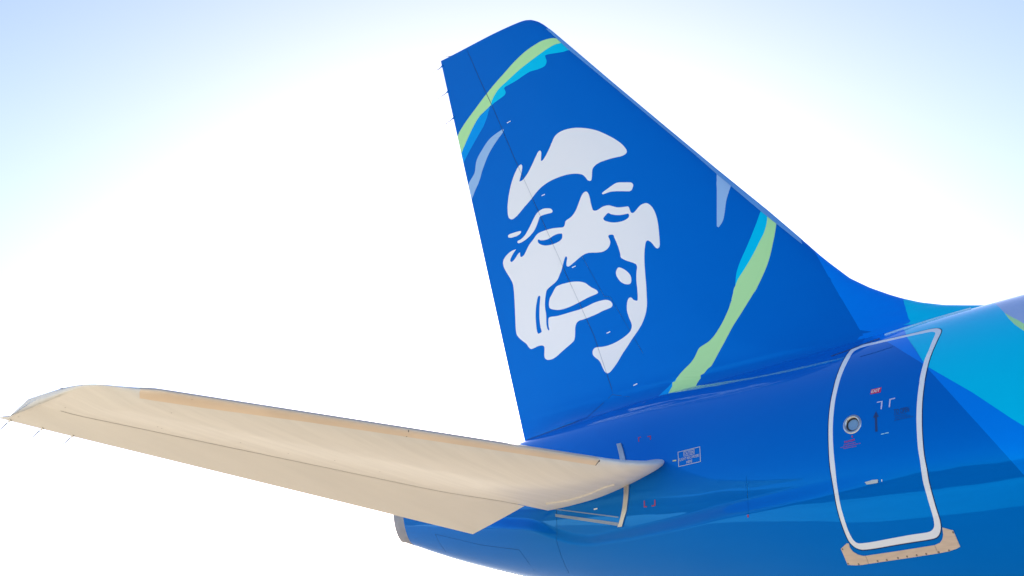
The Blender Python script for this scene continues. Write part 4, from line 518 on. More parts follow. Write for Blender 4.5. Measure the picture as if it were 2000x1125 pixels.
[-4.288,4.059],[-4.222,3.953],[-4.155,3.846],[-4.089,3.739],[-4.022,3.631],[-3.958,3.529],[-3.894,3.427],[-3.83,3.324],[-3.766,3.221],[-3.701,3.117],[-3.637,3.013],[-3.572,2.908],
[-3.506,2.803],[-3.441,2.697],[-3.375,2.591],[-3.306,2.478],[-3.237,2.364],[-3.169,2.248],[-3.125,2.25],[-3.108,2.238]],"strip_joint":[[-4.297,4.189],[-4.301,4.185],
[-4.354,4.165]],"hinge":[[-7.3,7.085],[-7.309,6.796],[-7.236,6.563],[-7.168,6.409],[-7.099,6.254],[-7.029,6.097],[-6.954,5.942],[-6.892,5.759],[-6.828,5.574],[-6.762,5.389],
[-6.694,5.202],[-6.626,5.016],[-6.557,4.827],[-6.488,4.637],[-6.417,4.445],[-6.346,4.25],[-6.26,4.039],[-6.168,3.832],[-6.07,3.626],[-5.97,3.418],[-5.904,3.22],[-5.837,3.02],
[-5.769,2.817],[-5.701,2.611],[-5.536,2.439],[-5.392,2.243],[-5.275,2.016]],"elev_in":[[-6.12,1.147],[-6.013,1.143],[-5.898,1.139],[-5.784,1.135],[-5.671,1.131],[-5.563,1.129],
[-5.457,1.127],[-5.352,1.123],[-5.248,1.12]],"scratches":[[[-7.309,6.796],[-7.282,6.731],[-7.255,6.666],[-7.228,6.601]]],"specks":[[-7.07,6.806],[-5.926,6.191],[-6.583,5.926],
[-6.6,5.86],[-6.163,5.08],[-5.992,4.514],[-5.658,4.078],[-5.534,3.463],[-3.588,1.469],[-3.532,2.933],[-5.547,6.2]],"seal":[[-4.82,1.166],[-4.684,1.177],[-4.552,1.185],
[-4.426,1.187],[-4.275,1.237],[-4.127,1.284],[-3.983,1.329],[-3.787,1.427],[-3.596,1.521],[-3.424,1.542],[-3.632,1.304],[-3.778,1.248],[-3.93,1.186],[-4.065,1.152],[-4.201,1.118],
[-4.341,1.083],[-4.459,1.076],[-4.581,1.064],[-4.709,1.048],[-4.765,1.106]]},"wick_fin":[8.618,8.064,7.505],"wick_top":[-7.585,8.749],"wick_hs":[7.06,6.716,6.383]}''')

# ------------------------------------------------------------------ the aircraft
jet = bpy.data.objects.new("jet_airliner", None); COL.objects.link(jet)
jet['label'] = "blue airliner tail with a white smiling face emblem on the fin and cream stabiliser"
jet['category'] = "airplane"

def part_root(o): return o

# ---- fin
def xz2uz(P):
    P = np.array(P, float); le = fin_le(P[:, 1]); te = fin_te(P[:, 1])
    return [(float(a), float(b)) for a, b in zip(np.sqrt(np.clip((le - P[:, 0]) / (le - te), 0, 1)) * 6.0, P[:, 1])]
FZB = 1.45
us = np.concatenate([np.linspace(0, .25, 12)[:-1], np.linspace(.25, 1, 42)]) * 6.0
zs = np.concatenate([np.linspace(FZB, 3.4, 60)[:-1], np.linspace(3.4, 8.2, 52)[:-1], np.linspace(8.2, FIN_ZT - .08, 14)[:-1], FIN_ZT - .07 * np.array([1, .8, .6, .45, .3, .2, .12, .06, .02, 0.0])])
grid = [(a, b) for a in us for b in zs]
fan = lambda line, far: line + far
med_line, cy_line = D['med_line'], D['cy_line']
far = lambda L: [tuple(p) for p in L] + [(L[-1][0] + 4, L[-1][1]), (L[-1][0] + 4, L[0][1] + 2), (L[0][0], L[0][1] + 2)]
rud = D['rud']
rud_poly = [(rud[0][0], 9.3)] + rud + [(-9.5, rud[-1][1]), (-9.5, 9.3)]
le_poly = [tuple(p) for p in D['le_in']] + [(D['le_in'][-1][0] + 1.5, D['le_in'][-1][1]), (D['le_in'][0][0] + 1.5, D['le_in'][0][1])]
j_rud = ribbon2d(rud, .011); j_se = [ribbon2d(s, .006) for s in D['seams']]
loops_xz = [p for _, p in D['fin']] + D['white'] + D['holes'] + [le_poly, j_rud] + j_se + D['ticks']
V2, F = triangulate(grid, [xz2uz(l) for l in loops_xz], [xz2uz(med_line), xz2uz(cy_line), xz2uz(rud)])
C2 = V2[F].mean(1); cu = C2[:, 0] / 6.0; cz = C2[:, 1]; cle = fin_le(cz); cte = fin_te(cz)
CX_ = np.stack([cle - (cle - cte) * cu * cu, cz], 1)
mt = np.array(['blue'] * len(F), dtype=object); ob = np.array(['fin'] * len(F), dtype=object)
for m, poly in D['fin']:
    k = inpoly(CX_, poly); mt[k] = m
mt[inpoly(CX_, far(med_line))] = 'medium'; mt[inpoly(CX_, far(cy_line))] = 'cyan'
k = inpoly(CX_, rud_poly); ob[k] = 'rudder'
wk = np.zeros(len(F), bool)
for poly in D['white']: wk |= inpoly(CX_, poly)
for poly in D['holes']: wk &= ~inpoly(CX_, poly)
ob[wk] = 'emblem'; mt[wk] = 'white'
k = inpoly(CX_, le_poly) & (CX_[:, 1] > 3.2) ; ob[k] = 'strip'; mt[k] = 'alu_le'
k = inpoly(CX_, j_rud); ob[k & ~wk] = 'joint0'; mt[k & ~wk] = 'joint'; ob[k & wk] = 'joint0'; mt[k & wk] = 'joint_light'
for i, s in enumerate(j_se):
    k = inpoly(CX_, s) & ~wk; ob[k] = 'joint%d' % (i + 1)
for s in D['ticks']: mt[inpoly(CX_, s)] = 'white'
cls = list(zip(ob, mt))
fpt = lambda P: fin_point(P[:, 0] / 6.0, P[:, 1]); fnn = lambda P: fin_normal(P[:, 0] / 6.0, P[:, 1])
paint = ['blue', 'medium', 'azure', 'cyan', 'green', 'pale', 'white', 'lavender']
fin = emit(V2, F, cls, fpt, fnn, 'tail_fin', jet, ('fin',), paint, mirror=True)
rudder = emit(V2, F, cls, fpt, fnn, 'rudder', jet, ('rudder',), paint, mirror=True)
emit(V2, F, cls, fpt, fnn, 'face_emblem', fin, ('emblem',), ['white'], mirror=True, label="white line portrait of a smiling face in a fur hood")
emit(V2, F, cls, fpt, fnn, 'leading_edge_strip', fin, ('strip',), ['alu_le'], off=.002, mirror=True)
for i in range(1 + len(j_se)): emit(V2, F, cls, fpt, fnn, 'rudder_joint' if i == 0 else 'panel_joint', fin, ('joint%d' % i,), ['joint', 'joint_light'], off=-.002)

# ---- static wicks: a shared little base and rod
def rod_mesh(name, d, L, base=.045, rb=.012, rr=.006, mats=('blue', 'wick')):
    d = np.array(d, float); d /= np.linalg.norm(d)
    a = np.cross(d, [0, 0, 1.0]); a /= np.linalg.norm(a); b = np.cross(d, a)
    V = []; Fc = []; mi = []
    prof = [(-.03, rb * 1.7, 0), (0, rb * 1.5, 0), (base * .6, rb * .8, 0), (base, rb * .45, 0), (base + .001, rr, 1), (L, rr * .6, 1)]
    n = 8
    for t, rad, m in prof:
        for i in range(n):
            w = 2 * math.pi * i / n; V.append(d * t + (a * math.cos(w) + b * math.sin(w)) * rad)
    for j in range(len(prof) - 1):
        for i in range(n):
            Fc.append((j*n+i, j*n+(i+1) % n, (j+1)*n+(i+1) % n, (j+1)*n+i)); mi.append(prof[j+1][2])
    Fc.append(tuple(range((len(prof)-1)*n, len(prof)*n))); mi.append(1)
    return mesh_from(name, V, Fc, list(mats), mi)
wick_me = rod_mesh('static_wick', (-1, 0, -.25), .27)
for z in D['wick_fin']:
    o = child('static_wick', wick_me, rudder); o.location = (float(fin_te(z)) , 0, z)
o = child('static_wick', rod_mesh('static_wick_short', (-1, 0, .35), .13, base=.03, rb=.009), rudder); o.location = (D['wick_top'][0], 0, FIN_ZT - .01)

# ---- fuselage
SA = 1.7
xs = np.concatenate([np.linspace(-8.6, 2.4, 190), np.linspace(2.4, 30.5, 60)[1:]])
as_ = np.linspace(-math.pi/2, math.pi/2, 92) * SA
grid = [(a, b) for a in xs for b in as_]
B = D['Bd']
sa = lambda L: [(p[0], p[1] * SA) for p in L]
win = B['window']; WR = .085
hh = 1.83
win_loop = [(win[0] + WR*math.cos(t), win[1] + WR/hh*math.sin(t)) for t in np.linspace(0, 2*math.pi, 33)[:-1]]
djoint = ring2d(B['door_out'], .011, hh)
bj = [ribbon2d(s, .003 if i == 3 else .006, 1.2) for i, s in enumerate(B['bseams'])]
ext = lambda L, n=1: [tuple(p) for p in L] + [(2*L[-1][0]-L[-2][0] + (L[-1][0]-L[-2][0])*k*8, L[-1][1] + (L[-1][1]-L[-2][1])*(1+k*8)) for k in range(n)]
lB, lC = ext(B['lineB'], 2), ext(B['lineC'], 2); lG, lG2, lD = ext(B['lineG'], 2), ext(B['lineG2'], 2), B['lineD']
lBs = [(lB[0][0] - .25, 1.58)] + lB; lCs = [(lC[0][0] - .1, 1.58)] + lC
lDs = [(lD[0][0] - .1, 1.58)] + [tuple(p) for p in lD]
wdA = lambda x, k: [(float(a_), float(b_) * SA) for a_, b_ in zip(x, crease_at(x) + k * crease_w(x))]
xc = np.arange(-7.4, 1.0, .05)
crease_lines = [wdA(xc, k) for k in (-.08, 0.0, .12, .25, .38, .5, .62, .75, .88, 1.0, 1.08)]
loops = [sa(l) for l in [B['door_out'], B['door_in'], djoint, win_loop] + bj]
V2, F = triangulate(grid, loops, [sa(l) for l in (lBs, lCs, lG, lG2, lDs)] + crease_lines)
C2 = V2[F].mean(1); Cc = np.stack([C2[:, 0], C2[:, 1] / SA], 1)
mt = np.array(['blue'] * len(F), dtype=object); ob = np.array(['fuselage'] * len(F), dtype=object)
def fwd(L): return [tuple(p) for p in L] + [(40, L[-1][1]), (40, 1.6), (L[0][0], 1.6)]
mt[inpoly(Cc, fwd(lBs))] = 'medium'; mt[inpoly(Cc, fwd(lCs))] = 'cyan'
mt[inpoly(Cc, fwd(lDs + lG))] = 'green'; mt[inpoly(Cc, fwd(lDs + lG2))] = 'lavender'
mt[Cc[:, 0] > 4] = 'white'
base_mt = mt.copy()
k = inpoly(Cc, djoint); ob[k] = 'djoint'; 
k = inpoly(Cc, B['door_out']); ob[k] = 'door'; mt[k] = 'white'
k2 = inpoly(Cc, B['door_in']); mt[k2] = base_mt[k2]
ob[inpoly(Cc, win_loop)] = 'hole'
for i, s in enumerate(bj):
    k = inpoly(Cc, s); ob[k & ((ob == 'fuselage') | (ob == 'door'))] = 'joint%d' % i
cls = list(zip(ob, mt))
fpt = lambda P: body_point(P[:, 0], P[:, 1] / SA)
def fnn(P):
    n = body_normal(P[:, 0], P[:, 1] / SA); pos = fpt(P); c = pos.copy(); c[:, 1] = 0; c[:, 2] = 0.3
    return n * np.where(n[:, 1:2] > 0.3, -1, 1)
fus = emit(V2, F, cls, fpt, fnn, 'fuselage', jet, ('fuselage',), paint)
# the far side: the same skin with no door
cls_p = [('all', m) for m in base_mt]
def mir(P): return fpt(P) * [1, -1, 1]
def mirn(P): return fnn(P) * [1, -1, 1]
far_o = emit(V2, F, cls_p, mir, mirn, 'fuselage_far_side', fus, ('all',), paint)
door = emit(V2, F, cls, fpt, fnn, 'service_door', jet, ('door',), paint, off=.001)
emit(V2, F, cls, fpt, fnn, 'door_joint', fus, ('djoint',), ['joint'], off=-.006)
for i in range(len(bj)): emit(V2, F, cls, fpt, fnn, 'panel_joint', fus, ('joint%d' % i,), ['joint'], off=-.004)

def bpt(x, a, off=0.0):
    P = np.array([[x, a * SA]]); return (fpt(P) + fnn(P) * off)[0]
def patch(name, poly, parent, m, off=.002, thick=None, label=None, inner=.05):
    """thin piece that lies on the body skin; poly in (x, angle)"""
    P = np.array(poly, float) * [1, SA]
    lo, hi = P.min(0), P.max(0); n = [max(2, int((hi[i]-lo[i])/inner)+1) for i in (0, 1)]
    g = [(a, b) for a in np.linspace(lo[0], hi[0], n[0]+1)[1:-1] for b in np.linspace(lo[1], hi[1], n[1]+1)[1:-1]]
    Vv, Ff = triangulate(g, [[tuple(p) for p in P]])
    keep = inpoly(Vv[Ff].mean(1), P); Ff = Ff[keep]
    T = fpt(Vv) + fnn(Vv) * off; N = fnn(Vv)
    a, b, c = T[Ff[:, 0]], T[Ff[:, 1]], T[Ff[:, 2]]
    fl = np.einsum('ij,ij->i', np.cross(b-a, c-a), N[Ff[:, 0]]) < 0; Ff[fl] = Ff[fl][:, ::-1]
    if not thick:
        return child(name, mesh_from(name, T, Ff, [m], None, N), parent, label)
    # sides
    e = {}
    for t in Ff:
        for i in range(3):
            p, q = int(t[i]), int(t[(i+1) % 3]); e[(p, q)] = 1
    bd = [(p, q) for (p, q) in e if (q, p) not in e]
    V = [tuple(v) for v in T]; FF = [tuple(map(int, t)) for t in Ff]; base = len(V)
    Bv = fpt(Vv) + fnn(Vv) * (off - thick); V += [tuple(v) for v in T] + [tuple(v) for v in Bv]; k = len(T)
    FF += [(q + base, p + base, p + base + k, q + base + k) for p, q in bd]
    me = mesh_from(name, V, FF, [m], None, None, smooth=False)
    return child(name, me, parent, label)
def patches(name, polys, parent, m, off=.002, label=None):
    Vs, Fs = [], []
    for poly in polys:
        P = np.array(poly, float) * [1, SA]; k = len(Vs)
        Vs += [tuple(v) for v in (fpt(P) + fnn(P) * off)]; Fs.append(tuple(range(k, k + len(P))))
    return child(name, mesh_from(name, Vs, Fs, [m], smooth=False), parent, label)
def quad_map(q, s, t):   # q: TL, TR, BR, BL ; s to the right, t up
    q = np.array(q, float); top = q[0] * (1-s) + q[1] * s; bot = q[3] * (1-s) + q[2] * s
    return bot * (1-t) + top * t
def lettering(name, text, q, parent, m, off=.003, bold=0.0, label=None, fill=1.0):
    cu_ = bpy.data.curves.new(name, 'FONT'); cu_.body = text; cu_.offset = bold; cu_.resolution_u = 3
    to = bpy.data.objects.new('tmp_text', cu_); COL.objects.link(to)
    dg = bpy.context.evaluated_depsgraph_get(); dg.update(); me0 = to.evaluated_get(dg).to_mesh()
    V = np.array([v.co[:2] for v in me0.vertices]); Fc = [tuple(p.vertices) for p in me0.polygons]
    to.evaluated_get(dg).to_mesh_clear(); bpy.data.objects.remove(to); bpy.data.curves.remove(cu_)
    lo, hi = V.min(0), V.max(0); U = (V - lo) / (hi - lo)
    P = np.array([quad_map(q, s, t) for s, t in U]) * [1, SA]
    T = fpt(P) + fnn(P) * off
    return child(name, mesh_from(name, T, Fc, [m], smooth=False), parent, label)
def sub(q, s0, s1, t0, t1):
    return [quad_map(q, s0, t1), quad_map(q, s1, t1), quad_map(q, s1, t0), quad_map(q, s0, t0)]
def frame(name, q, w, parent, m, off=.0025, asp=1.0):
    ws, wt = w, w * asp
    return patches(name, [sub(q, 0, 1, 1-wt, 1), sub(q, 0, 1, 0, wt), sub(q, 0, ws, wt, 1-wt), sub(q, 1-ws, 1, wt, 1-wt)], parent, m, off)

# caution placard
q = B['caution_box']
pl = frame('caution_placard', q, .022, fus, 'text', asp=1.5); pl['label'] = "outlined caution notice about the flight recorders"
frame('caution_border', sub(q, .26, .74, .60, .93), .035, pl, 'text', asp=2.2)
lettering('caution_lettering', "CAUTION", sub(q, .30, .70, .67, .86), pl, 'text', bold=.0)
lettering('placard_lettering', "FLIGHT RECORDERS", sub(q, .045, .955, .355, .53), pl, 'text', bold=.0)
lettering('placard_lettering', "HERE", sub(q, .37, .63, .10, .27), pl, 'text', bold=.0)
# door fittings
q = B['exit']
ex = patch('exit_sign', q, door, 'red', off=.003, label="small red EXIT sign")
lettering('exit_lettering', "EXIT", sub(q, .09, .91, .17, .83), door, 'white', off=.005, bold=.008)
for b in B['lav'][::1]: patches('corner_marking', [b], door, 'lav', off=.003)
patches('push_marking', B['push'], door, 'lightcyan', off=.003)
(ax0, aa0), (ax1, aa1) = B['arrow']
aw = .014; L_ = aa0 - aa1
patches('door_arrow', [[(ax1-aw, aa1), (ax1+aw, aa1), (ax0+aw, aa0-.035), (ax0-aw, aa0-.035)], [(ax0-aw*2.4, aa0-.04), (ax0+aw*2.4, aa0-.04), (ax0, aa0)]], door, 'navy', off=.003)
lettering('open_lettering', "TO OPEN", B['open_txt'], door, 'navy', off=.003, bold=.01)
def dashes(L, n, hgt, seed):
    rs = np.random.RandomState(seed); out = []; t = 0
    (x0, a0), (x1, a1) = L
    while t < .97:
        w = rs.uniform(.05, .16) ; e = min(1, t + w)
        p = (x0+(x1-x0)*t, a0+(a1-a0)*t); r_ = (x0+(x1-x0)*e, a0+(a1-a0)*e)
        out.append([(p[0], p[1]-hgt), (r_[0], r_[1]-hgt), (r_[0], r_[1]+hgt), (p[0], p[1]+hgt)]); t = e + .03
    return out
for i, L in enumerate(B['open_lines']): patches('small_print', dashes(L, 8, .0013, i), door, 'navy', off=.0035)
lettering('danger_lettering', "DANGER", B['danger'], door, 'red', off=.003, bold=.01)
for i, L in enumerate(B['danger_lines']): patches('small_print', dashes(L, 8, .0013, 20+i), door, 'red', off=.0035)
(dx0, da0), (dx1, da1) = B['danger_arrow']
patches('danger_arrow', [[(dx0-.006, da1), (dx0+.006, da1), (dx0+.006, da0), (dx0-.006, da0)]], door, 'red', off=.003)
h = patch('door_handle', B['handle'], door, 'steel', off=.012, thick=.014)
patches('latch_marking', [B['tickd']], door, 'white', off=.003)
# window
def ring(name, c, r0, r1, o0, om, o1, m, parent, n=48, label=None):
    V, Fc = [], []
    prof = [(r0, o0), (r0 + (r1-r0)*.12, om*.8), (r0+(r1-r0)*.5, om), (r1-(r1-r0)*.12, om*.7), (r1, o1)]
    for rr, oo in prof:
        for i in range(n):
            t = 2*math.pi*i/n; V.append(bpt(c[0] + rr*math.cos(t), c[1] + rr/hh*math.sin(t), oo))
    for j in range(len(prof)-1):
        for i in range(n): Fc.append((j*n+i, j*n+(i+1) % n, (j+1)*n+(i+1) % n, (j+1)*n+i))
    return child(name, mesh_from(name, V, Fc, [m]), parent, label)
ring('window_ring', win, 0.076, .112, -.02, .007, .0005, 'steel', door)
ring('window_seal', win, 0.064, .086, -.03, -.012, -.012, 'rubber', door)
wl = [(win[0] + .074*math.cos(t), win[1] + .074/hh*math.sin(t)) for t in np.linspace(0, 2*math.pi, 33)[:-1]]
patch('window_pane', wl, door, 'glass', off=-.022, inner=.02)
# scuff plate of three pieces
for i, p_ in enumerate(B['scuff']):
    c = np.mean(p_, 0); pp = [tuple(c + (np.array(v) - c) * .992) for v in p_]
    sp = patch('scuff_plate', pp, fus, 'scuff', off=.006, thick=.006)
    if i == 1: plate = sp
def disc(name, c, r, m, parent, off, hgt, me=[None]):
    V = [bpt(c[0] + r*math.cos(t), c[1] + r/hh*math.sin(t), off) for t in np.linspace(0, 2*math.pi, 9)[:-1]]
    V2_ = [bpt(c[0] + r*.7*math.cos(t), c[1] + r*.7/hh*math.sin(t), off+hgt) for t in np.linspace(0, 2*math.pi, 9)[:-1]]
    Fc = [(i, (i+1) % 8, 8+(i+1) % 8, 8+i) for i in range(8)] + [tuple(range(8, 16))]
    return child(name, mesh_from(name, V + V2_, Fc, [m]), parent)
for c in B['rivets']: disc('rivet', c, .011, 'rivet', plate, .0062, .003)
# seal strip at the stabiliser root
patch('seal_strip', B['strip'], fus, 'steel', off=.02, thick=.024, inner=.03, label="pale curved metal strip crossing behind the stabiliser root")
for L, w in zip(B['bands'], (.030, .010)): patch('seal_band', ribbon2d(L, w, 1.0), fus, 'plateblue', off=.004, thick=.005)
for i, b in enumerate(B['red']): patches('red_marking', [b], fus, 'mark')
patches('yellow_marking', [B['yellow']], fus, 'yellow'); patches('white_marking', [B['whitetick']], fus, 'white')

patch('fairing_edge', ribbon2d(B['fair'][0], .030, 1.9), fus, 'cyan_pale', off=.016, thick=.018, inner=.03, label="thin raised fairing edge below the dorsal fin, its sunlit highlight painted pale")  # pale colour paints in the sun grazing the fairing's top edge
patch('fairing_reflection', ribbon2d(B['fair'][1], .030, 1.9), fus, 'navy', off=.004, thick=.005, inner=.03)  # navy ribbon paints in a dark reflection, nothing is cut here

# exhaust at the very end
def band(name, prof, m, parent, n=64, label=None):
    V, Fc = [], []
    for x, off, sc_ in prof:
        for i in range(n):
            t = 2*math.pi*i/n; a = math.asin(math.sin(t)); sgn = 1 if math.cos(t) >= 0 else -1
            P = np.array([[max(x, -8.6), a * SA]]); b_ = (fpt(P) + fnn(P) * off)[0]
            cc = 0.845
            b_[1] *= sgn; b_[0] = x; b_[1] *= sc_; b_[2] = cc + (b_[2] - cc) * sc_
            V.append(b_)
    for j in range(len(prof)-1):
        for i in range(n): Fc.append((j*n+i, j*n+(i+1) % n, (j+1)*n+(i+1) % n, (j+1)*n+i))
    return child(name, mesh_from(name, V, Fc, [m]), parent, label)
band('exhaust_ring', [(-8.40, -.004, 1), (-8.41, .006, 1), (-8.6, .006, 1), (-8.66, .004, .98), (-8.68, 0, .93), (-8.66, 0, .86), (-8.3, 0, .80)], 'exhaust', jet, label="grey metal exhaust ring at the end of the tail cone")
band('exhaust_duct', [(-8.5, 0, .84), (-7.9, -.08, .7), (-7.89, -.2, .1)], 'rubber', jet)

# ---- stabilisers
HSPAN = HS['span']
yb = 0.25
us = np.concatenate([np.linspace(0, .3, 14)[:-1], np.linspace(.3, 1, 44)])
ys = np.concatenate([np.linspace(yb, 6.6, 70)[:-1], np.linspace(6.6, HSPAN - .16, 12)[:-1], np.linspace(HSPAN - .16, HSPAN - .022, 36)[:-1], HSPAN - .02 * np.array([1, .8, .6, .45, .3, .2, .12, .06, .02, 0.0])])
def xy2u(P):
    P = np.array(P, float); le = hs_le(P[:, 1]); te = hs_te(P[:, 1])
    return [(float(a) * 3, float(b)) for a, b in zip(np.sqrt(np.clip((le - P[:, 0]) / (le - te), 0, 1)), P[:, 1])]
H = D['Hd']
ytab = np.linspace(yb, HSPAN, 60)
hinge = [(float(HS['x'] - HS['le']*y - hs_hinge(y) * (HS['c'] + (HS['te']-HS['le'])*y)), float(y)) for y in ytab]
einb = H['elev_in']
ein_y = 1.165
elev_poly = [h_ for h_ in hinge if h_[1] > ein_y]
elev_poly = [(float(HS['x'] - HS['le']*ein_y - hs_hinge(ein_y) * (HS['c'] + (HS['te']-HS['le'])*ein_y)), ein_y)] + elev_poly + [(-12, HSPAN + .1), (-12, ein_y)]
j_h = ribbon2d([p for p in elev_poly[:-2] if p[1] < HSPAN - .25], .012)
strip = [tuple(p) for p in H['strip']] + [(H['strip'][-1][0] + 1.2, H['strip'][-1][1]), (H['strip'][0][0] + 1.2, H['strip'][0][1])]
def build_stab(sgn):
    for side in (-1, 1):
        loops = [xy2u(l) for l in (elev_poly, strip, j_h)]
        V2, F = triangulate([(a*3, b) for a in us for b in ys], loops, [xy2u(hinge)])
        C2 = V2[F].mean(1); cu = C2[:, 0]/3; cy = C2[:, 1]; le = hs_le(cy); te = hs_te(cy)
        CC = np.stack([le - (le-te)*cu*cu, cy], 1)
        ob = np.array(['stab'] * len(F), dtype=object); mt = np.array(['cream'] * len(F), dtype=object)
        k = inpoly(CC, elev_poly); ob[k] = 'elev'; mt[k] = 'cream2'
        hx = np.interp(CC[:, 1], [h_[1] for h_ in hinge][::1], [h_[0] for h_ in hinge])
        gap = (CC[:, 0] < hx) & (CC[:, 1] < ein_y); ob[gap] = 'none'
        k = inpoly(CC, strip); ob[k] = 'strip'; mt[k] = 'alu_hs'
        k = inpoly(CC, j_h); ob[k] = 'joint'; mt[k] = 'joint_grey'
        cls = list(zip(ob, mt))
        fp = lambda P, side=side: hs_point(P[:, 0]/3, P[:, 1], side) * [1, sgn, 1]
        fnr = lambda P, side=side: hs_normal(P[:, 0]/3, P[:, 1], side) * [1, sgn, 1]
        yield side, V2, F, cls, fp, fnr
def join_parts(name, items, parent, label=None):
    """items: list of (V2, F, cls, fp, fn, want, off) merged in one mesh"""
    V, FF, N, mi, mats = [], [], [], [], []
    for V2, F, cls, fp, fn_, want, off in items:
        idx = [i for i, c in enumerate(cls) if c[0] == want]
        if not idx: continue
        Fs = F[idx]; used = np.unique(Fs); m = -np.ones(len(V2), int); m[used] = np.arange(len(used)) + len(V)
        Nn = fn_(V2[used]); P = fp(V2[used]) + Nn * off; Fs = m[Fs]
        k0 = len(V)
        a, b, c = P[Fs[:, 0]-k0], P[Fs[:, 1]-k0], P[Fs[:, 2]-k0]
        fl = np.einsum('ij,ij->i', np.cross(b-a, c-a), Nn[Fs[:, 0]-k0]) < 0; Fs[fl] = Fs[fl][:, ::-1]
        for i in idx:
            if cls[i][1] not in mats: mats.append(cls[i][1])
            mi.append(mats.index(cls[i][1]))
        V += [tuple(p) for p in P]; N += [tuple(p) for p in Nn]; FF += [tuple(t) for t in Fs]
    return child(name, mesh_from(name, V, FF, mats, mi, N), parent, label)
wick_hs = rod_mesh('static_wick_elevator', (-1, 0, -.33), .21, base=.05, rb=.009, mats=('cream', 'wick'))
for sgn in (1, -1):
    S_ = list(build_stab(sgn))
    get = lambda want, off=0: [(V2, F, cls, fp, fnr, want, off) for side, V2, F, cls, fp, fnr in S_]
    stab = join_parts('stabilizer', get('stab'), jet)
    elev = join_parts('elevator', get('elev'), jet)
    lst = join_parts('leading_edge_strip', get('strip', .0015), stab, "peach toned bare metal leading edge")
    join_parts('panel_joint', get('joint', -.004), stab)
    # inboard end rib of the elevator
    s0 = hs_hinge(ein_y) + .0; uu = np.sqrt(np.linspace(s0, 1, 12))
    yy = np.full(12, ein_y); lo = hs_point(uu, yy, -1)*[1, sgn, 1]; hi = hs_point(uu, yy, 1)*[1, sgn, 1]
    child('end_rib', mesh_from('end_rib', np.vstack([lo, hi]), [(i, i+1, 13+i, 12+i) for i in range(11)], ['cream2'], smooth=False), elev)
    for y in D['wick_hs']:
        p_ = hs_point(np.array([1.0]), np.array([y]), -1)[0]*[1, sgn, 1]
        o = child('static_wick', wick_hs, elev); o.location = p_
    for y, s_, d_ in ((7.045, .93, (-.8, -.45, .02)), (7.0, .22, (-.8, -.5, 0.02))):
        p_ = hs_point(np.array([math.sqrt(s_)]), np.array([y]), 1)[0]*[1, sgn, 1]
        o = child('static_wick', rod_mesh('static_wick_tip', (d_[0], d_[1]*sgn, d_[2]), .17, base=.035, rb=.008, mats=('cream', 'wick')), stab if s_ < .5 else elev); o.location = p_
    # joint across the metal strip, specks of fasteners
    def hline(L, w, m, name, parent, off=.003):
        P = ribbon2d(L, w); n = len(L); 
        U = np.array(xy2u(P)); pts = hs_point(U[:, 0]/3, U[:, 1], -1) + hs_normal(U[:, 0]/3, U[:, 1], -1)*off
        pts = pts*[1, sgn, 1]
        return child(name, mesh_from(name, pts, [(i, i+1, 2*n-2-i, 2*n-1-i) for i in range(n-1)], [m], smooth=False), parent)
    hline(H['strip_joint'], .010, 'joint_grey', 'strip_joint', lst, .003)
    hline(H['strip'][-3:], .008, 'joint_grey', 'strip_joint', lst, .003)
    for c in H['specks']:
        U = np.array(xy2u([c])); Pc = hs_point(U[:, 0]/3, U[:, 1], -1)[0]
        V = [(Pc + np.array([.007*math.cos(t), .007*math.sin(t), -.0035]))*[1, sgn, 1] for t in np.linspace(0, 2*math.pi, 9)[:-1]]
        child('fastener', mesh_from('fastener', V, [tuple(range(8))], ['joint_grey'], smooth=False), stab)
    # raised sealing lip at the root
    P = np.array(H['seal']); U = np.array(xy2u(P))
    top = hs_point(U[:, 0]/3, U[:, 1], -1) + hs_normal(U[:, 0]/3, U[:, 1], -1)*.016
    bot = hs_point(U[:, 0]/3, U[:, 1], -1) - hs_normal(U[:, 0]/3, U[:, 1], -1)*.004
    k = len(P); V = np.vstack([top, bot])*[1, sgn, 1]
    child('root_seal', mesh_from('root_seal', V, [tuple(range(k))] + [(i, (i+1) % k, k+(i+1) % k, k+i) for i in range(k)], ['cream'], smooth=False), stab)

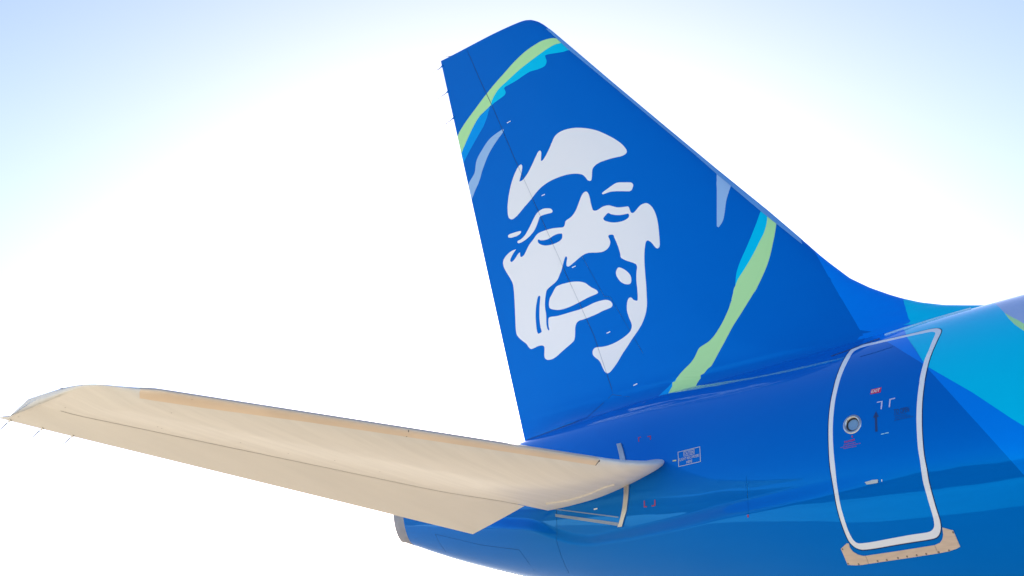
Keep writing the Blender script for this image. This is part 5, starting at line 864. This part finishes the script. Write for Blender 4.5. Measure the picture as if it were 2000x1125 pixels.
# ------------------------------------------------------------------ ground and far hills
def ground():
    n = 72; V = [(0, 0, GROUND)]; R = [12, 40, 120, 400, 1200, 4000, 12000]
    for rr in R: V += [(rr*math.cos(2*math.pi*i/n), rr*math.sin(2*math.pi*i/n), GROUND) for i in range(n)]
    Fc = [(0, 1+i, 1+(i+1) % n) for i in range(n)]
    for j in range(len(R)-1): Fc += [(1+j*n+i, 1+(j+1)*n+i, 1+(j+1)*n+(i+1) % n, 1+j*n+(i+1) % n) for i in range(n)]
    m = bpy.data.materials.new('concrete_apron'); m.use_nodes = True; nt = m.node_tree; b = nt.nodes['Principled BSDF']
    b.inputs['Roughness'].default_value = .85
    tc = nt.nodes.new('ShaderNodeTexCoord'); nz = nt.nodes.new('ShaderNodeTexNoise'); nz.inputs['Scale'].default_value = .09; nz.inputs['Detail'].default_value = 8
    cr = nt.nodes.new('ShaderNodeValToRGB'); cr.color_ramp.elements[0].position = .35; cr.color_ramp.elements[1].position = .7
    cr.color_ramp.elements[0].color = (*GC0, 1); cr.color_ramp.elements[1].color = (*GC1, 1)
    nt.links.new(tc.outputs['Object'], nz.inputs['Vector']); nt.links.new(nz.outputs[0], cr.inputs[0])
    # unseen far ground, set to dark grass to deepen the reflected horizon band
    ln = nt.nodes.new('ShaderNodeVectorMath'); ln.operation = 'LENGTH'; nt.links.new(tc.outputs['Object'], ln.inputs[0])
    st = nt.nodes.new('ShaderNodeMapRange'); st.inputs[1].default_value = 42; st.inputs[2].default_value = 43; nt.links.new(ln.outputs['Value'], st.inputs[0])
    mx = nt.nodes.new('ShaderNodeMix'); mx.data_type = 'RGBA'; nt.links.new(st.outputs[0], mx.inputs[0]); nt.links.new(cr.outputs[0], mx.inputs[6]); mx.inputs[7].default_value = (.075, .085, .05, 1)
    # dark lane added between pale concrete to cut bounce light on the lower body
    sx = nt.nodes.new('ShaderNodeSeparateXYZ'); nt.links.new(tc.outputs['Object'], sx.inputs[0])
    ab = nt.nodes.new('ShaderNodeMath'); ab.operation = 'ABSOLUTE'; nt.links.new(sx.outputs['Y'], ab.inputs[0])
    la = nt.nodes.new('ShaderNodeMapRange'); la.inputs[1].default_value = 10.5; la.inputs[2].default_value = 10.65; nt.links.new(ab.outputs[0], la.inputs[0])
    n2 = nt.nodes.new('ShaderNodeTexNoise'); n2.inputs['Scale'].default_value = .5; n2.inputs['Detail'].default_value = 8; nt.links.new(tc.outputs['Object'], n2.inputs['Vector'])
    c2 = nt.nodes.new('ShaderNodeValToRGB'); c2.color_ramp.elements[0].color = (.19, .165, .13, 1); c2.color_ramp.elements[1].color = (.27, .235, .19, 1); nt.links.new(n2.outputs[0], c2.inputs[0])
    m3 = nt.nodes.new('ShaderNodeMix'); m3.data_type = 'RGBA'; nt.links.new(la.outputs[0], m3.inputs[0]); nt.links.new(c2.outputs[0], m3.inputs[6]); nt.links.new(mx.outputs[2], m3.inputs[7])
    nt.links.new(m3.outputs[2], b.inputs['Base Color'])
    me = bpy.data.meshes.new('apron'); me.from_pydata(V, [], Fc); me.materials.append(m)
    o = bpy.data.objects.new('ground', me); COL.objects.link(o); o['kind'] = 'structure'; o['label'] = "unseen pale concrete apron with a dark lane added to dim light bounced onto the body"
GC0, GC1 = (.47, .44, .35), (.62, .58, .465)
ground()
def hills():
    rs = np.random.RandomState(5); n = 360; V = []; Fc = []
    ph = rs.uniform(0, 6.28, 12)
    for j, (R, k) in enumerate([(1500, 0), (1750, .55), (2100, 1.0), (2600, .7), (3300, .0)]):
        for i in range(n):
            t = 2*math.pi*i/n
            hgt = 125 + 45*math.sin(3*t+ph[0]) + 26*math.sin(7*t+ph[1]) + 16*math.sin(13*t+ph[2]) + 6*math.sin(29*t+ph[3]) + 4*math.sin(57*t+ph[4]) + rs.uniform(-3, 3)
            hgt = max(hgt, 14)
            V.append((R*math.cos(t), R*math.sin(t), GROUND - .5 + k*hgt))
    for j in range(4): Fc += [(j*n+i, (j+1)*n+i, (j+1)*n+(i+1) % n, j*n+(i+1) % n) for i in range(n)]
    m = bpy.data.materials.new('scrub_hills'); m.use_nodes = True; b = m.node_tree.nodes['Principled BSDF']
    b.inputs['Roughness'].default_value = .95
    nz = m.node_tree.nodes.new('ShaderNodeTexNoise'); nz.inputs['Scale'].default_value = .012
    tc = m.node_tree.nodes.new('ShaderNodeTexCoord'); cr = m.node_tree.nodes.new('ShaderNodeValToRGB')
    cr.color_ramp.elements[0].color = (.035, .045, .03, 1); cr.color_ramp.elements[1].color = (.11, .10, .07, 1)
    m.node_tree.links.new(tc.outputs['Object'], nz.inputs['Vector']); m.node_tree.links.new(nz.outputs[0], cr.inputs[0]); m.node_tree.links.new(cr.outputs[0], b.inputs['Base Color'])
    me = bpy.data.meshes.new('hills'); me.from_pydata(V, [], Fc); me.materials.append(m)
    me.polygons.foreach_set('use_smooth', np.ones(len(me.polygons), dtype=bool))
    o = bpy.data.objects.new('hills', me); COL.objects.link(o); o['kind'] = 'structure'; o['label'] = "low dark hills along the horizon"
hills()
jet.location = (0, 0, 0)
